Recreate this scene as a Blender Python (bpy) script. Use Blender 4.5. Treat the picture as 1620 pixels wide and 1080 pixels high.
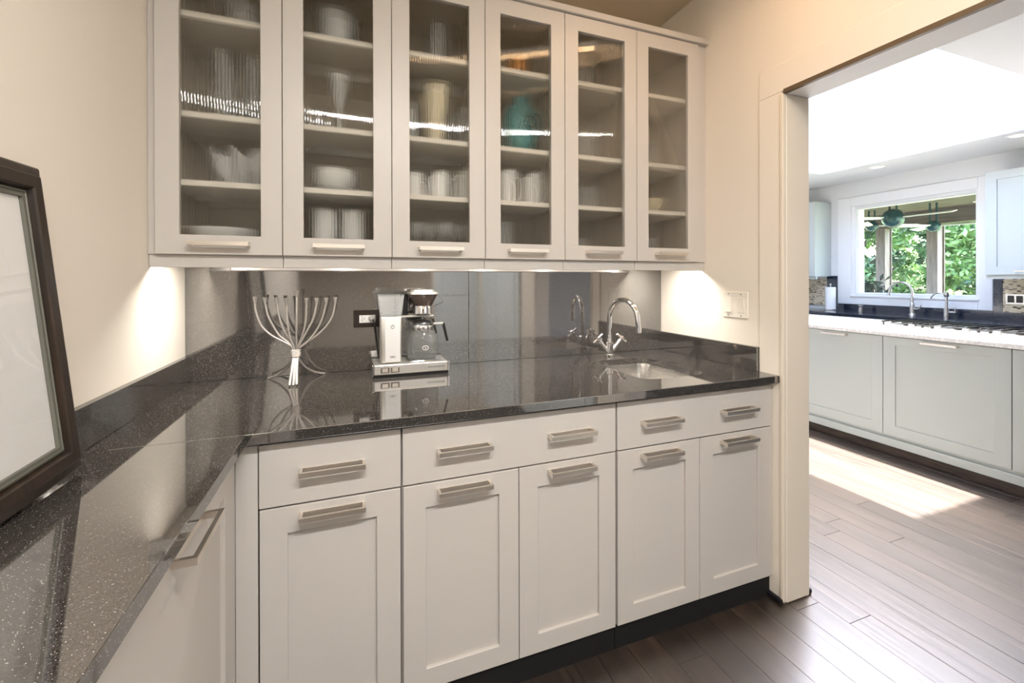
import bpy, bmesh, math, random
from math import sin, cos, pi, radians as R
from mathutils import Vector, Matrix
random.seed(7)
for o in list(bpy.data.objects): bpy.data.objects.remove(o)
SC = bpy.context.scene
COL = SC.collection
# ------------------------------------------------------------------ camera
cam = bpy.data.cameras.new('camera'); camo = bpy.data.objects.new('camera', cam); COL.objects.link(camo)
YAW, PIT, ROL, F, U0, V0 = .3543, -.0019, -.0020, 680.34, 806.1, 442.9
f0 = Vector((sin(YAW)*cos(PIT), cos(YAW)*cos(PIT), sin(PIT)))
r0 = Vector((cos(YAW), -sin(YAW), 0)); u0 = r0.cross(f0)
rr = r0*cos(ROL)+u0*sin(ROL); uu = u0*cos(ROL)-r0*sin(ROL)
mw = Matrix((rr, uu, -f0)).transposed().to_4x4(); mw.translation = Vector((-1.6331, -1.9844, 1.3057))
camo.matrix_world = mw
cam.sensor_fit = 'HORIZONTAL'; cam.sensor_width = 36; cam.lens = F/1620*36
cam.shift_x = (810-U0)/1620; cam.shift_y = (V0-540)/1620
cam.clip_start = .02; cam.clip_end = 200
SC.camera = camo
# ------------------------------------------------------------------ world, sun, exposure
SC.view_settings.view_transform = 'Standard'; SC.view_settings.look = 'None'
SC.view_settings.exposure = 0.0; SC.view_settings.gamma = 1.0; SC.view_settings.use_curve_mapping = False
W = bpy.data.worlds.new('world'); SC.world = W; W.use_nodes = True
wn = W.node_tree.nodes; bg = wn['Background']
sky = wn.new('ShaderNodeTexSky'); sky.sky_type = 'NISHITA'; sky.sun_disc = False
sky.sun_elevation = R(70); sky.sun_rotation = R(90); sky.air_density = 1.0; sky.dust_density = 4.0; sky.ozone_density = 1.0
hsv = wn.new('ShaderNodeHueSaturation'); hsv.inputs['Saturation'].default_value = 1.15; W.node_tree.links.new(sky.outputs[0], hsv.inputs['Color']); W.node_tree.links.new(hsv.outputs[0], bg.inputs[0]); bg.inputs[1].default_value = 5.4
def lamp(name, kind, loc, energy, color=(1, 1, 1), rot=(0, 0, 0), size=None, size_y=None, shape=None, parent=None, angle=None, spread=None):
    l = bpy.data.lights.new(name, kind); l.energy = energy; l.color = color
    o = bpy.data.objects.new(name, l); COL.objects.link(o); o.location = loc; o.rotation_euler = rot
    if kind == 'AREA':
        l.shape = shape or ('RECTANGLE' if size_y else 'SQUARE'); l.size = size
        if size_y: l.size_y = size_y
        if spread: l.spread = spread
    if angle is not None: l.angle = angle
    if parent: o.parent = parent
    return o
sunl = lamp('sun', 'SUN', (3, 0, 12), 62, (1, .97, .92), angle=R(.8))
sunl.rotation_euler = Vector((-.186, 0.0, -1)).to_track_quat('-Z', 'Y').to_euler()
sunl.location = (3, 0, 12)
def portal(loc, rot, sx, sy, name='daylight_portal'):
    o = lamp(name, 'AREA', loc, 1, rot=rot, size=sx, size_y=sy); o.data.cycles.is_portal = True; return o
portal((2.48, .32, 3.33), (0, 0, 0), 1.25, 1.75)
# pantry fixtures (positions of the lamps, fixtures built further down)
LINEAR = (-.56, -1.04, 2.69); FLUSH = (-1.31, -2.50, 2.69)
lamp('linear_tube_light', 'AREA', (LINEAR[0], LINEAR[1], 2.655), 5, (1, .60, .30), (0, 0, R(31)), .62, .06)
lamp('long_tube_light', 'AREA', (FLUSH[0], FLUSH[1], 2.655), 82, (1, .98, .96), (0, 0, 0), 1.28, .09)
lamp('hall_fill_light', 'AREA', (.7, -5.2, 2.44), 45, (1, .95, .9), (0, 0, 0), .4, shape='DISK')  # added lamp, lifts the hall's brightness in the granite reflection
PUCK_W, PUCK_C = 1.9, (1, .95, .88)

# ------------------------------------------------------------------ materials
def mat(name): 
    m = bpy.data.materials.new(name); m.use_nodes = True
    return m, m.node_tree.nodes, m.node_tree.links, m.node_tree.nodes['Principled BSDF']
def s2l(c): return tuple(((v/255)/12.92 if v/255 < .04045 else ((v/255+.055)/1.055)**2.4) for v in c)
def srgb(c): return s2l(c)+(1,)
def simple(name, col, rough=.5, metal=0., spec=.5, bump=0., bscale=200., var=0., ior=None, coat=0., emis=None, estr=0.):
    m, n, l, b = mat(name)
    b.inputs['Base Color'].default_value = srgb(col); b.inputs['Roughness'].default_value = rough
    b.inputs['Metallic'].default_value = metal; b.inputs['Specular IOR Level'].default_value = spec
    if ior: b.inputs['IOR'].default_value = ior
    if coat: b.inputs['Coat Weight'].default_value = coat; b.inputs['Coat Roughness'].default_value = .05
    if emis: b.inputs['Emission Color'].default_value = srgb(emis); b.inputs['Emission Strength'].default_value = estr
    tc = n.new('ShaderNodeTexCoord')
    if bump:
        t = n.new('ShaderNodeTexNoise'); t.inputs['Scale'].default_value = bscale; t.inputs['Detail'].default_value = 3
        bp = n.new('ShaderNodeBump'); bp.inputs['Strength'].default_value = bump; bp.inputs['Distance'].default_value = .002
        l.new(tc.outputs['Object'], t.inputs[0]); l.new(t.outputs[0], bp.inputs['Height']); l.new(bp.outputs[0], b.inputs['Normal'])
    if var:
        t = n.new('ShaderNodeTexNoise'); t.inputs['Scale'].default_value = 3; t.inputs['Detail'].default_value = 4
        mx = n.new('ShaderNodeMix'); mx.data_type = 'RGBA'; c = srgb(col)
        mx.inputs[6].default_value = tuple(v*(1-var) for v in c[:3])+(1,); mx.inputs[7].default_value = tuple(min(1, v*(1+var)) for v in c[:3])+(1,)
        l.new(tc.outputs['Object'], t.inputs[0]); l.new(t.outputs[0], mx.inputs[0]); l.new(mx.outputs[2], b.inputs['Base Color'])
    return m
PAINT = simple('cabinet_paint', (196, 191, 185), .38, bump=.05, bscale=350, var=.015)
WALLP = simple('wall_paint_cream', (233, 225, 213), .7, bump=.06, bscale=250, var=.01)
CEILP = simple('ceiling_paint_tan', (222, 206, 178), .8, bump=.05, bscale=200, var=.01)
CASEP = simple('casing_paint', (228, 218, 202), .45, bump=.03, var=.01)
KWHITE = simple('kitchen_white_paint', (222, 222, 219), .6, bump=.03, var=.008)
KTRIM = simple('kitchen_trim_white', (233, 232, 229), .4, bump=.02, var=.005)
PAINT_DAYLIT = simple('cabinet_paint_daylit', (184, 190, 186), .42, bump=.03, var=.01)  # pantry cabinet paint with the cooler kitchen daylight put into the colour
SHELFW = simple('shelf_paint', (222, 216, 205), .5, var=.01)
INTER = simple('cabinet_interior', (196, 186, 170), .6, var=.02)
def brushed(name, col, rough, aniso_scale=(400, 400, 8)):
    m, n, l, b = mat(name)
    b.inputs['Base Color'].default_value = srgb(col); b.inputs['Metallic'].default_value = 1
    tc = n.new('ShaderNodeTexCoord'); mp = n.new('ShaderNodeMapping'); mp.inputs['Scale'].default_value = aniso_scale
    t = n.new('ShaderNodeTexNoise'); t.inputs['Scale'].default_value = 1; t.inputs['Detail'].default_value = 2
    mr = n.new('ShaderNodeMapRange'); mr.inputs[3].default_value = rough*.75; mr.inputs[4].default_value = rough*1.3
    l.new(tc.outputs['Object'], mp.inputs[0]); l.new(mp.outputs[0], t.inputs[0]); l.new(t.outputs[0], mr.inputs[0]); l.new(mr.outputs[0], b.inputs['Roughness'])
    return m
NICKEL = brushed('brushed_nickel', (232, 224, 214), .36, (8, 400, 400))
STEEL = brushed('stainless_steel', (205, 202, 198), .28, (300, 10, 300))
CHROME = simple('polished_chrome', (235, 235, 238), .06, metal=1, var=.01)
PEWTER = simple('brushed_pewter', (168, 162, 156), .4, metal=.85, bump=.25, bscale=120, var=.08)
ALU = brushed('satin_aluminium', (206, 203, 198), .42, (10, 10, 300))
BLACK = simple('black_plastic', (14, 13, 13), .35, var=.05)
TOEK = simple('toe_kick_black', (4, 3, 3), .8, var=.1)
WHITEC = simple('white_ceramic', (250, 249, 246), .2, var=.01)
CREAMC = simple('cream_ceramic', (225, 214, 186), .3, var=.03)
AMBERC = simple('amber_ceramic', (190, 130, 60), .35, var=.08)
TEALC = simple('teal_glazed_ceramic', (84, 138, 140), .25, var=.4)
MATW = simple('white_mat_board', (236, 236, 234), .6, var=.004, coat=.0)
RUBBER = simple('black_rubber', (18, 15, 22), .5, var=.05)
PALE = None
def granite(name, base, base2, fleck, fl_amt=.5, scale=260., rough=.05, ior=1.75):
    m, n, l, b = mat(name)
    tc = n.new('ShaderNodeTexCoord')
    no = n.new('ShaderNodeTexNoise'); no.inputs['Scale'].default_value = scale*.9; no.inputs['Detail'].default_value = 3
    mx = n.new('ShaderNodeMix'); mx.data_type = 'RGBA'; mx.inputs[6].default_value = srgb(base); mx.inputs[7].default_value = srgb(base2)
    rp = n.new('ShaderNodeMapRange'); rp.inputs[1].default_value = .42; rp.inputs[2].default_value = .66
    l.new(tc.outputs['Object'], no.inputs[0]); l.new(no.outputs[0], rp.inputs[0]); l.new(rp.outputs[0], mx.inputs[0])
    vo = n.new('ShaderNodeTexVoronoi'); vo.inputs['Scale'].default_value = scale
    l.new(tc.outputs['Object'], vo.inputs['Vector'])
    sp = n.new('ShaderNodeSeparateColor'); l.new(vo.outputs['Color'], sp.inputs[0])
    c1 = n.new('ShaderNodeMath'); c1.operation = 'GREATER_THAN'; c1.inputs[1].default_value = 1-fl_amt*.12; l.new(sp.outputs[0], c1.inputs[0])
    c2 = n.new('ShaderNodeMath'); c2.operation = 'LESS_THAN'; c2.inputs[1].default_value = .36; l.new(vo.outputs['Distance'], c2.inputs[0])
    c3 = n.new('ShaderNodeMath'); c3.operation = 'MULTIPLY'; l.new(c1.outputs[0], c3.inputs[0]); l.new(c2.outputs[0], c3.inputs[1])
    m2 = n.new('ShaderNodeMix'); m2.data_type = 'RGBA'; m2.inputs[7].default_value = srgb(fleck)
    l.new(c3.outputs[0], m2.inputs[0]); l.new(mx.outputs[2], m2.inputs[6]); l.new(m2.outputs[2], b.inputs['Base Color'])
    b.inputs['Roughness'].default_value = rough; b.inputs['IOR'].default_value = ior
    return m
GRAN = granite('black_speckled_granite', (20, 17, 15), (94, 90, 86), (225, 222, 218), .42, 680, .05, 3.0)
GRAN2 = granite('dark_blue_granite', (24, 28, 38), (40, 46, 60), (110, 115, 125), .3, 200, .12, 1.7)
MARB = granite('white_veined_stone', (222, 220, 216), (244, 243, 240), (190, 188, 186), .4, 60, .2, 1.5)
def wood_floor():
    m, n, l, b = mat('dark_oak_plank')
    tc = n.new('ShaderNodeTexCoord'); oi = n.new('ShaderNodeObjectInfo')
    mp = n.new('ShaderNodeMapping'); mp.inputs['Scale'].default_value = (34, 1.6, 1)
    cb = n.new('ShaderNodeCombineXYZ'); ml = n.new('ShaderNodeMath'); ml.operation = 'MULTIPLY'; ml.inputs[1].default_value = 37
    l.new(oi.outputs['Random'], ml.inputs[0]); l.new(ml.outputs[0], cb.inputs[1]); l.new(ml.outputs[0], cb.inputs[0]); l.new(cb.outputs[0], mp.inputs['Location'])
    l.new(tc.outputs['Object'], mp.inputs[0])
    no = n.new('ShaderNodeTexNoise'); no.inputs['Scale'].default_value = 1.2; no.inputs['Detail'].default_value = 6; no.inputs['Roughness'].default_value = .62; no.inputs['Distortion'].default_value = .6
    l.new(mp.outputs[0], no.inputs[0])
    cr = n.new('ShaderNodeValToRGB'); cr.color_ramp.elements[0].position = .3; cr.color_ramp.elements[1].position = .72
    cr.color_ramp.elements[0].color = srgb((22, 16, 12)); cr.color_ramp.elements[1].color = srgb((62, 48, 38))
    l.new(no.outputs[0], cr.inputs[0])
    hs = n.new('ShaderNodeHueSaturation'); mr = n.new('ShaderNodeMapRange'); mr.inputs[3].default_value = .62; mr.inputs[4].default_value = 1.4
    l.new(oi.outputs['Random'], mr.inputs[0]); l.new(mr.outputs[0], hs.inputs['Value']); l.new(cr.outputs[0], hs.inputs['Color']); l.new(hs.outputs[0], b.inputs['Base Color'])
    r2 = n.new('ShaderNodeMapRange'); r2.inputs[3].default_value = .28; r2.inputs[4].default_value = .42
    l.new(no.outputs[0], r2.inputs[0]); l.new(r2.outputs[0], b.inputs['Roughness'])
    bp = n.new('ShaderNodeBump'); bp.inputs['Strength'].default_value = .35; bp.inputs['Distance'].default_value = .002
    l.new(no.outputs[0], bp.inputs['Height']); l.new(bp.outputs[0], b.inputs['Normal'])
    b.inputs['IOR'].default_value = 2.3
    return m
PLANK = wood_floor()
def darkwood(name, c1, c2, rough=.4, sc=(3, 40, 40)):
    m, n, l, b = mat(name)
    tc = n.new('ShaderNodeTexCoord'); mp = n.new('ShaderNodeMapping'); mp.inputs['Scale'].default_value = sc
    no = n.new('ShaderNodeTexNoise'); no.inputs['Scale'].default_value = 1.5; no.inputs['Detail'].default_value = 5
    cr = n.new('ShaderNodeValToRGB'); cr.color_ramp.elements[0].color = srgb(c1); cr.color_ramp.elements[1].color = srgb(c2)
    cr.color_ramp.elements[0].position = .35; cr.color_ramp.elements[1].position = .7
    l.new(tc.outputs['Object'], mp.inputs[0]); l.new(mp.outputs[0], no.inputs[0]); l.new(no.outputs[0], cr.inputs[0]); l.new(cr.outputs[0], b.inputs['Base Color'])
    b.inputs['Roughness'].default_value = rough
    return m
FRAMEW = darkwood('espresso_wood', (24, 16, 10), (50, 35, 22), .36, (60, 60, 4))
FILLET = simple('grey_green_fillet', (110, 110, 100), .4, metal=.3, var=.1)
TOEW = darkwood('dark_toe_board', (44, 34, 28), (84, 68, 56), .45, (3, 4, 60))
PORCHW = darkwood('weathered_porch_timber', (96, 86, 78), (128, 118, 108), .7, (40, 40, 3))
PORCHC = darkwood('porch_ceiling_board', (76, 68, 62), (104, 95, 86), .7, (3, 3, 30))
def glass(name, tint=(1, 1, 1), transp=.4, rough=0., ior=1.45, milk=0.):
    m, n, l, b = mat(name); n.remove(b); out = [x for x in n if x.type == 'OUTPUT_MATERIAL'][0]
    g = n.new('ShaderNodeBsdfGlass'); g.inputs['Color'].default_value = (*tint, 1); g.inputs['Roughness'].default_value = rough; g.inputs['IOR'].default_value = ior
    t = n.new('ShaderNodeBsdfTransparent'); t.inputs['Color'].default_value = (*tint, 1)
    mx = n.new('ShaderNodeMixShader'); mx.inputs[0].default_value = transp
    l.new(g.outputs[0], mx.inputs[1]); l.new(t.outputs[0], mx.inputs[2]); l.new(mx.outputs[0], out.inputs[0])
    if milk:
        d = n.new('ShaderNodeBsdfPrincipled'); d.inputs['Base Color'].default_value = (.85, .85, .84, 1); d.inputs['Roughness'].default_value = .1
        m2 = n.new('ShaderNodeMixShader'); m2.inputs[0].default_value = milk
        l.new(mx.outputs[0], m2.inputs[1]); l.new(d.outputs[0], m2.inputs[2]); l.new(m2.outputs[0], out.inputs[0])
    return m
REED = glass('reeded_glass', (.98, .98, .97), .5, .0)
CLEARG = glass('clear_glassware', (.98, .99, .99), .6, milk=.03)
SHELFG = glass('shelf_glassware', (.98, .99, .99), .45, milk=.22)
AMBERG = glass('amber_glassware', (.9, .6, .3), .35)
def thin_glass(name, gl=.5):
    m, n, l, b = mat(name); n.remove(b); out = [x for x in n if x.type == 'OUTPUT_MATERIAL'][0]
    g = n.new('ShaderNodeBsdfGlossy'); g.inputs['Roughness'].default_value = .02
    t = n.new('ShaderNodeBsdfTransparent'); lw = n.new('ShaderNodeLayerWeight'); lw.inputs[0].default_value = .5
    fr = n.new('ShaderNodeMath'); fr.operation = 'POWER'; fr.inputs[1].default_value = 4; l.new(lw.outputs['Facing'], fr.inputs[0])
    ml = n.new('ShaderNodeMath'); ml.operation = 'MULTIPLY_ADD'; ml.inputs[1].default_value = gl*.9; ml.inputs[2].default_value = .03*gl
    mx = n.new('ShaderNodeMixShader'); l.new(fr.outputs[0], ml.inputs[0]); l.new(ml.outputs[0], mx.inputs[0]); l.new(t.outputs[0], mx.inputs[1]); l.new(g.outputs[0], mx.inputs[2]); l.new(mx.outputs[0], out.inputs[0])
    return m
PANE = thin_glass('window_pane', .8); PICG = thin_glass('picture_glass', 1.0)
def emit(name, col, st):
    m, n, l, b = mat(name); b.inputs['Base Color'].default_value = srgb(col); b.inputs['Emission Color'].default_value = srgb(col); b.inputs['Emission Strength'].default_value = st
    return m
LAMPW = emit('lamp_diffuser', (255, 240, 220), 4); PUCKE = emit('puck_lens', (255, 240, 220), 12); CANE = emit('can_lens', (255, 226, 190), 3)
def mosaic():
    m, n, l, b = mat('mosaic_tile')
    tc = n.new('ShaderNodeTexCoord'); sp = n.new('ShaderNodeSeparateXYZ'); cb = n.new('ShaderNodeCombineXYZ')
    l.new(tc.outputs['Object'], sp.inputs[0]); l.new(sp.outputs[1], cb.inputs[0]); l.new(sp.outputs[2], cb.inputs[1])
    br = n.new('ShaderNodeTexBrick'); br.inputs['Scale'].default_value = 34; br.inputs['Mortar Size'].default_value = .03; br.inputs['Brick Width'].default_value = .9; br.inputs['Row Height'].default_value = .28
    br.inputs['Color1'].default_value = srgb((226, 212, 182)); br.inputs['Color2'].default_value = srgb((200, 180, 146)); br.inputs['Mortar'].default_value = srgb((206, 196, 176)); br.offset = .37; br.squash = 1.
    l.new(cb.outputs[0], br.inputs[0])
    mp = n.new('ShaderNodeMapping'); mp.inputs['Scale'].default_value = (38, 120, 1); l.new(cb.outputs[0], mp.inputs[0])
    vo = n.new('ShaderNodeTexWhiteNoise'); fl = n.new('ShaderNodeVectorMath'); fl.operation = 'FLOOR'; l.new(mp.outputs[0], fl.inputs[0]); l.new(fl.outputs[0], vo.inputs[0])
    gt = n.new('ShaderNodeMath'); gt.operation = 'GREATER_THAN'; gt.inputs[1].default_value = .8; l.new(vo.outputs[0], gt.inputs[0])
    mx = n.new('ShaderNodeMix'); mx.data_type = 'RGBA'; mx.inputs[7].default_value = srgb((90, 74, 58)); l.new(gt.outputs[0], mx.inputs[0]); l.new(br.outputs[0], mx.inputs[6]); l.new(mx.outputs[2], b.inputs['Base Color'])
    b.inputs['Roughness'].default_value = .25
    return m
MOSAIC = mosaic()
def leafmat(name, c1, c2):
    m, n, l, b = mat(name)
    tc = n.new('ShaderNodeTexCoord'); no = n.new('ShaderNodeTexNoise'); no.inputs['Scale'].default_value = 2.2; no.inputs['Detail'].default_value = 5
    cr = n.new('ShaderNodeValToRGB'); cr.color_ramp.elements[0].color = srgb(c1); cr.color_ramp.elements[1].color = srgb(c2); cr.color_ramp.elements[0].position = .35; cr.color_ramp.elements[1].position = .65
    l.new(tc.outputs['Object'], no.inputs[0]); l.new(no.outputs[0], cr.inputs[0]); l.new(cr.outputs[0], b.inputs['Base Color']); b.inputs['Roughness'].default_value = .5
    return m
LEAFA = leafmat('leaf_green', (52, 86, 40), (126, 156, 84)); LEAFB = leafmat('leaf_deep_green', (36, 66, 42), (92, 124, 78)); LEAFD = leafmat('leaf_dark', (14, 26, 18), (34, 52, 32))
LAWN = leafmat('lawn', (60, 84, 40), (104, 128, 70)); BARK = darkwood('bark', (46, 38, 30), (84, 72, 58), .8, (20, 20, 3))

# ------------------------------------------------------------------ mesh helpers
def wloc(o):
    v = Vector((0, 0, 0))
    while o is not None: v += o.location; o = o.parent
    return v
class M:
    def __init__(s): s.b = bmesh.new()
    def box(s, x0, x1, y0, y1, z0, z1):
        v = [s.b.verts.new(p) for p in ((x0, y0, z0), (x1, y0, z0), (x1, y1, z0), (x0, y1, z0), (x0, y0, z1), (x1, y0, z1), (x1, y1, z1), (x0, y1, z1))]
        for f in ((0, 3, 2, 1), (4, 5, 6, 7), (0, 1, 5, 4), (1, 2, 6, 5), (2, 3, 7, 6), (3, 0, 4, 7)): s.b.faces.new([v[i] for i in f])
        return s
    def quad(s, *p): s.b.faces.new([s.b.verts.new(q) for q in p]); return s
    def prism(s, poly, z0, z1):      # polygon in xy
        a = [s.b.verts.new((x, y, z0)) for x, y in poly]; c = [s.b.verts.new((x, y, z1)) for x, y in poly]
        n = len(poly); s.b.faces.new(a[::-1]); s.b.faces.new(c)
        for i in range(n): s.b.faces.new((a[i], a[(i+1) % n], c[(i+1) % n], c[i]))
        return s
    def tube(s, pts, r, seg=10, caps=True):
        pts = [Vector(p) for p in pts]; n = len(pts); rs = r if isinstance(r, (list, tuple)) else [r]*n
        rings = []; up = None
        for i, p in enumerate(pts):
            t = (pts[min(i+1, n-1)]-pts[max(i-1, 0)]).normalized()
            if up is None: up = Vector((0, 0, 1)) if abs(t.z) < .9 else Vector((1, 0, 0))
            a = t.cross(up).normalized(); u = a.cross(t).normalized(); up = u
            rings.append([s.b.verts.new(p+(a*cos(2*pi*k/seg)+u*sin(2*pi*k/seg))*rs[i]) for k in range(seg)])
        for i in range(n-1):
            for k in range(seg): s.b.faces.new((rings[i][k], rings[i][(k+1) % seg], rings[i+1][(k+1) % seg], rings[i+1][k]))
        if caps: s.b.faces.new(rings[0][::-1]); s.b.faces.new(rings[-1])
        return s
    def lathe(s, prof, c=(0, 0, 0), seg=28, wave=0, wn=8):
        rings = []
        for r, z in prof:
            if r < 1e-5: rings.append([s.b.verts.new((c[0], c[1], c[2]+z))])
            else: rings.append([s.b.verts.new((c[0]+r*(1+wave*(z)*sin(wn*2*pi*k/seg))*cos(2*pi*k/seg), c[1]+r*(1+wave*z*sin(wn*2*pi*k/seg))*sin(2*pi*k/seg), c[2]+z+wave*.12*(r if wave else 0)*cos(wn*2*pi*k/seg))) for k in range(seg)])
        for a, b in zip(rings, rings[1:]):
            if len(a) == 1 and len(b) == 1: continue
            for k in range(seg):
                k2 = (k+1) % seg
                if len(a) == 1: s.b.faces.new((a[0], b[k2], b[k]))
                elif len(b) == 1: s.b.faces.new((a[k], a[k2], b[0]))
                else: s.b.faces.new((a[k], a[k2], b[k2], b[k]))
        return s
    def cyl(s, c, r, h, seg=20, axis='z', r2=None):
        v = {'x': Vector((1, 0, 0)), 'y': Vector((0, 1, 0)), 'z': Vector((0, 0, 1))}[axis]
        s.tube([Vector(c), Vector(c)+v*h], [r, r if r2 is None else r2], seg); return s
    def loft(s, loops, cap0=False, cap1=False, closed=True):
        L = [[s.b.verts.new(p) for p in lp] for lp in loops]; n = len(L[0])
        for a, b in zip(L, L[1:]):
            for k in range(n if closed else n-1): s.b.faces.new((a[k], a[(k+1) % n], b[(k+1) % n], b[k]))
        if cap0: s.b.faces.new(L[0][::-1])
        if cap1: s.b.faces.new(L[-1])
        return s
    def bevel(s, w, seg=2, ang=40):
        bmesh.ops.recalc_face_normals(s.b, faces=s.b.faces)
        es = [e for e in s.b.edges if len(e.link_faces) == 2 and e.calc_face_angle(0) > R(ang)]
        bmesh.ops.bevel(s.b, geom=es, offset=w, segments=seg, profile=.5, affect='EDGES', clamp_overlap=True); return s
def rrect(cx, cy, w, h, r, n=6):
    o = []
    for sx, sy, a0 in ((1, 1, 0), (-1, 1, 90), (-1, -1, 180), (1, -1, 270)):
        for k in range(n+1):
            a = R(a0+90*k/n); o.append((cx+sx*(w/2-r)+r*cos(a), cy+sy*(h/2-r)+r*sin(a)))
    return o
def link(name, me_or, parent=None, loc=(0, 0, 0), rz=0):
    o = bpy.data.objects.new(name, me_or); COL.objects.link(o)
    if parent: o.parent = parent
    o.location = loc; o.rotation_euler = (0, 0, rz); return o
def obj(name, m, mt, parent=None, local=False, smooth=False, loc=(0, 0, 0), rz=0, fixn=True):
    b = m.b
    if fixn: bmesh.ops.recalc_face_normals(b, faces=b.faces)
    if parent and not local: bmesh.ops.translate(b, verts=b.verts, vec=-wloc(parent))
    me = bpy.data.meshes.new(name); b.to_mesh(me); b.free(); me.materials.append(mt)
    if smooth:
        for p in me.polygons: p.use_smooth = True
        try: me.set_sharp_from_angle(angle=R(38))
        except Exception: pass
    return link(name, me, parent, loc, rz)
def tag(o, label, cat, group=None, kind=None):
    o['label'] = label; o['category'] = cat
    if group: o['group'] = group
    if kind: o['kind'] = kind
    return o
def thing(name, label, cat, loc, rz=0, group=None): return tag(link(name, None, None, loc, rz), label, cat, group)
def single(name, m, mt, label, cat, loc, group=None, smooth=True, rz=0):
    return tag(obj(name, m, mt, None, smooth=smooth, loc=loc, rz=rz), label, cat, group)
def struct(name, m, mt, parent=None, **k):
    o = obj(name, m, mt, parent, **k)
    if not parent: o['kind'] = 'structure'
    return o
def subs(o, n=1, lvl=None):
    md = o.modifiers.new('sub', 'SUBSURF'); md.levels = n; md.render_levels = n; return o
def text_mesh(name, s, size, mt, parent, loc, rot, depth=.0004):
    cu = bpy.data.curves.new(name, 'FONT'); cu.body = s; cu.size = size; cu.extrude = depth; cu.align_x = 'CENTER'; cu.resolution_u = 2
    t = bpy.data.objects.new(name+'_tmp', cu); COL.objects.link(t)
    me = bpy.data.meshes.new_from_object(t); bpy.data.objects.remove(t)
    me.materials.clear(); me.materials.append(mt)
    o = link(name, me, parent, loc); o.rotation_euler = rot; return o

L = 2.225; ZC = .914; D = .7355; DL = .3426
# ------------------------------------------------------------------ structure: pantry
fl = struct('floor', M().box(-2.4, 4.3, -3.8, 2.4, -.08, -.006), TOEK)
PW, PLEN = .1215, [1.5, 1.12, 1.32, .9, 1.25]
rows = []; x = .015-PW*17
rng = random.Random(3)
pl_cache = {}
while x < 4.15:
    y = -3.6-rng.random()*1.0
    if x < .2: y = -2.6-rng.random()*.9
    while y < 2.2:
        ln = rng.choice(PLEN); x1 = min(x+PW, 4.19)
        key = (round(ln, 2), round(x1-x, 3))
        cxp = x+(x1-x)/2; yend = y+ln
        vis = (yend > -1.95 or cxp > .0) and not (cxp < -.02 and y > -.6) and not (cxp > 2.2 and (yend < -1 or yend < 99)) and y < 1.6 and not (yend < -2.6)
        if vis:
            if key not in pl_cache:
                m = M(); w2 = (x1-x)/2-.0004; c = .0008; l2 = ln-.0008
                m.loft([[(-w2, 0, -.006), (w2, 0, -.006), (w2, l2, -.006), (-w2, l2, -.006)], [(-w2, 0, -c), (w2, 0, -c), (w2, l2, -c), (-w2, l2, -c)], [(-w2+c, c, 0), (w2-c, c, 0), (w2-c, l2-c, 0), (-w2+c, l2-c, 0)]], True, True)
                o = obj('floor_plank', m, PLANK, fl, local=True, loc=(cxp, y, 0)); pl_cache[key] = o.data
            else: link('floor_plank', pl_cache[key], fl, (cxp, y, 0))
        y += ln
    x += PW
# planks out of view under the rest of the floor: one slab level with them
YR = -3.7
struct('wall_left', M().box(-L-.12, -L, YR-.12, .12, 0, 2.72), WALLP)
struct('wall_back', M().box(-L-.12, .128, 0, .12, 0, 2.72), WALLP)
wr = M().box(0, .128, -.745, .0, 0, 2.72).box(0, .128, YR, -1.77, 0, 2.72).box(0, .128, -1.77, -.745, 2.056, 2.72)
struct('wall_right', wr, WALLP)
struct('wall_rear', M().box(-.62, .128, YR-.12, YR, 0, 2.72).box(-L, -.62, YR-.12, YR, 2.2, 2.72), WALLP)
struct('wall_hall_end', M().box(-3.4, 1.4, -7.1, -7.0, 0, 2.5), WALLP)
struct('wall_hall_left', M().box(-3.4, -3.3, -7, YR-.12, 0, 2.5).box(-3.4, -L-.12, YR-.12, YR-.02, 0, 2.5), WALLP)
struct('wall_hall_right', M().box(1.3, 1.4, -7, YR-.12, 0, 2.5).box(.128, 1.4, YR-.12, YR-.1, 0, 2.5), WALLP)
struct('ceiling_hall', M().box(-3.4, 1.4, -7.1, YR-.12, 2.5, 2.6), CEILP)
struct('floor_hall', M().box(-3.4, 1.4, -7.1, -3.8, -.08, -.0065), TOEW)
PALE = simple('pale_door_paint', (214, 222, 226), .35, var=.01)
d1 = struct('door_1', M().box(-.60, -.01, YR+.001, YR+.03, .01, 2.10).bevel(.003, 1), PALE)
for z0, z1 in ((.2, .95), (1.1, 1.95)): obj('door_panel', M().box(-.50, -.11, YR+.0305, YR+.04, z0, z1).bevel(.004, 1), PALE, d1)
d2 = struct('door_2', M().box(-.034, -.001, -3.4, -2.12, .01, 2.10).bevel(.003, 1), PALE)
for y0, y1 in ((-3.3, -2.82), (-2.70, -2.22)): obj('door_panel', M().box(-.042, -.0345, y0, y1, .2, 1.95).bevel(.003, 1), PALE, d2)
struct('ceiling', M().box(-L-.12, .128, YR-.12, .12, 2.72, 2.8), CEILP)
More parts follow.
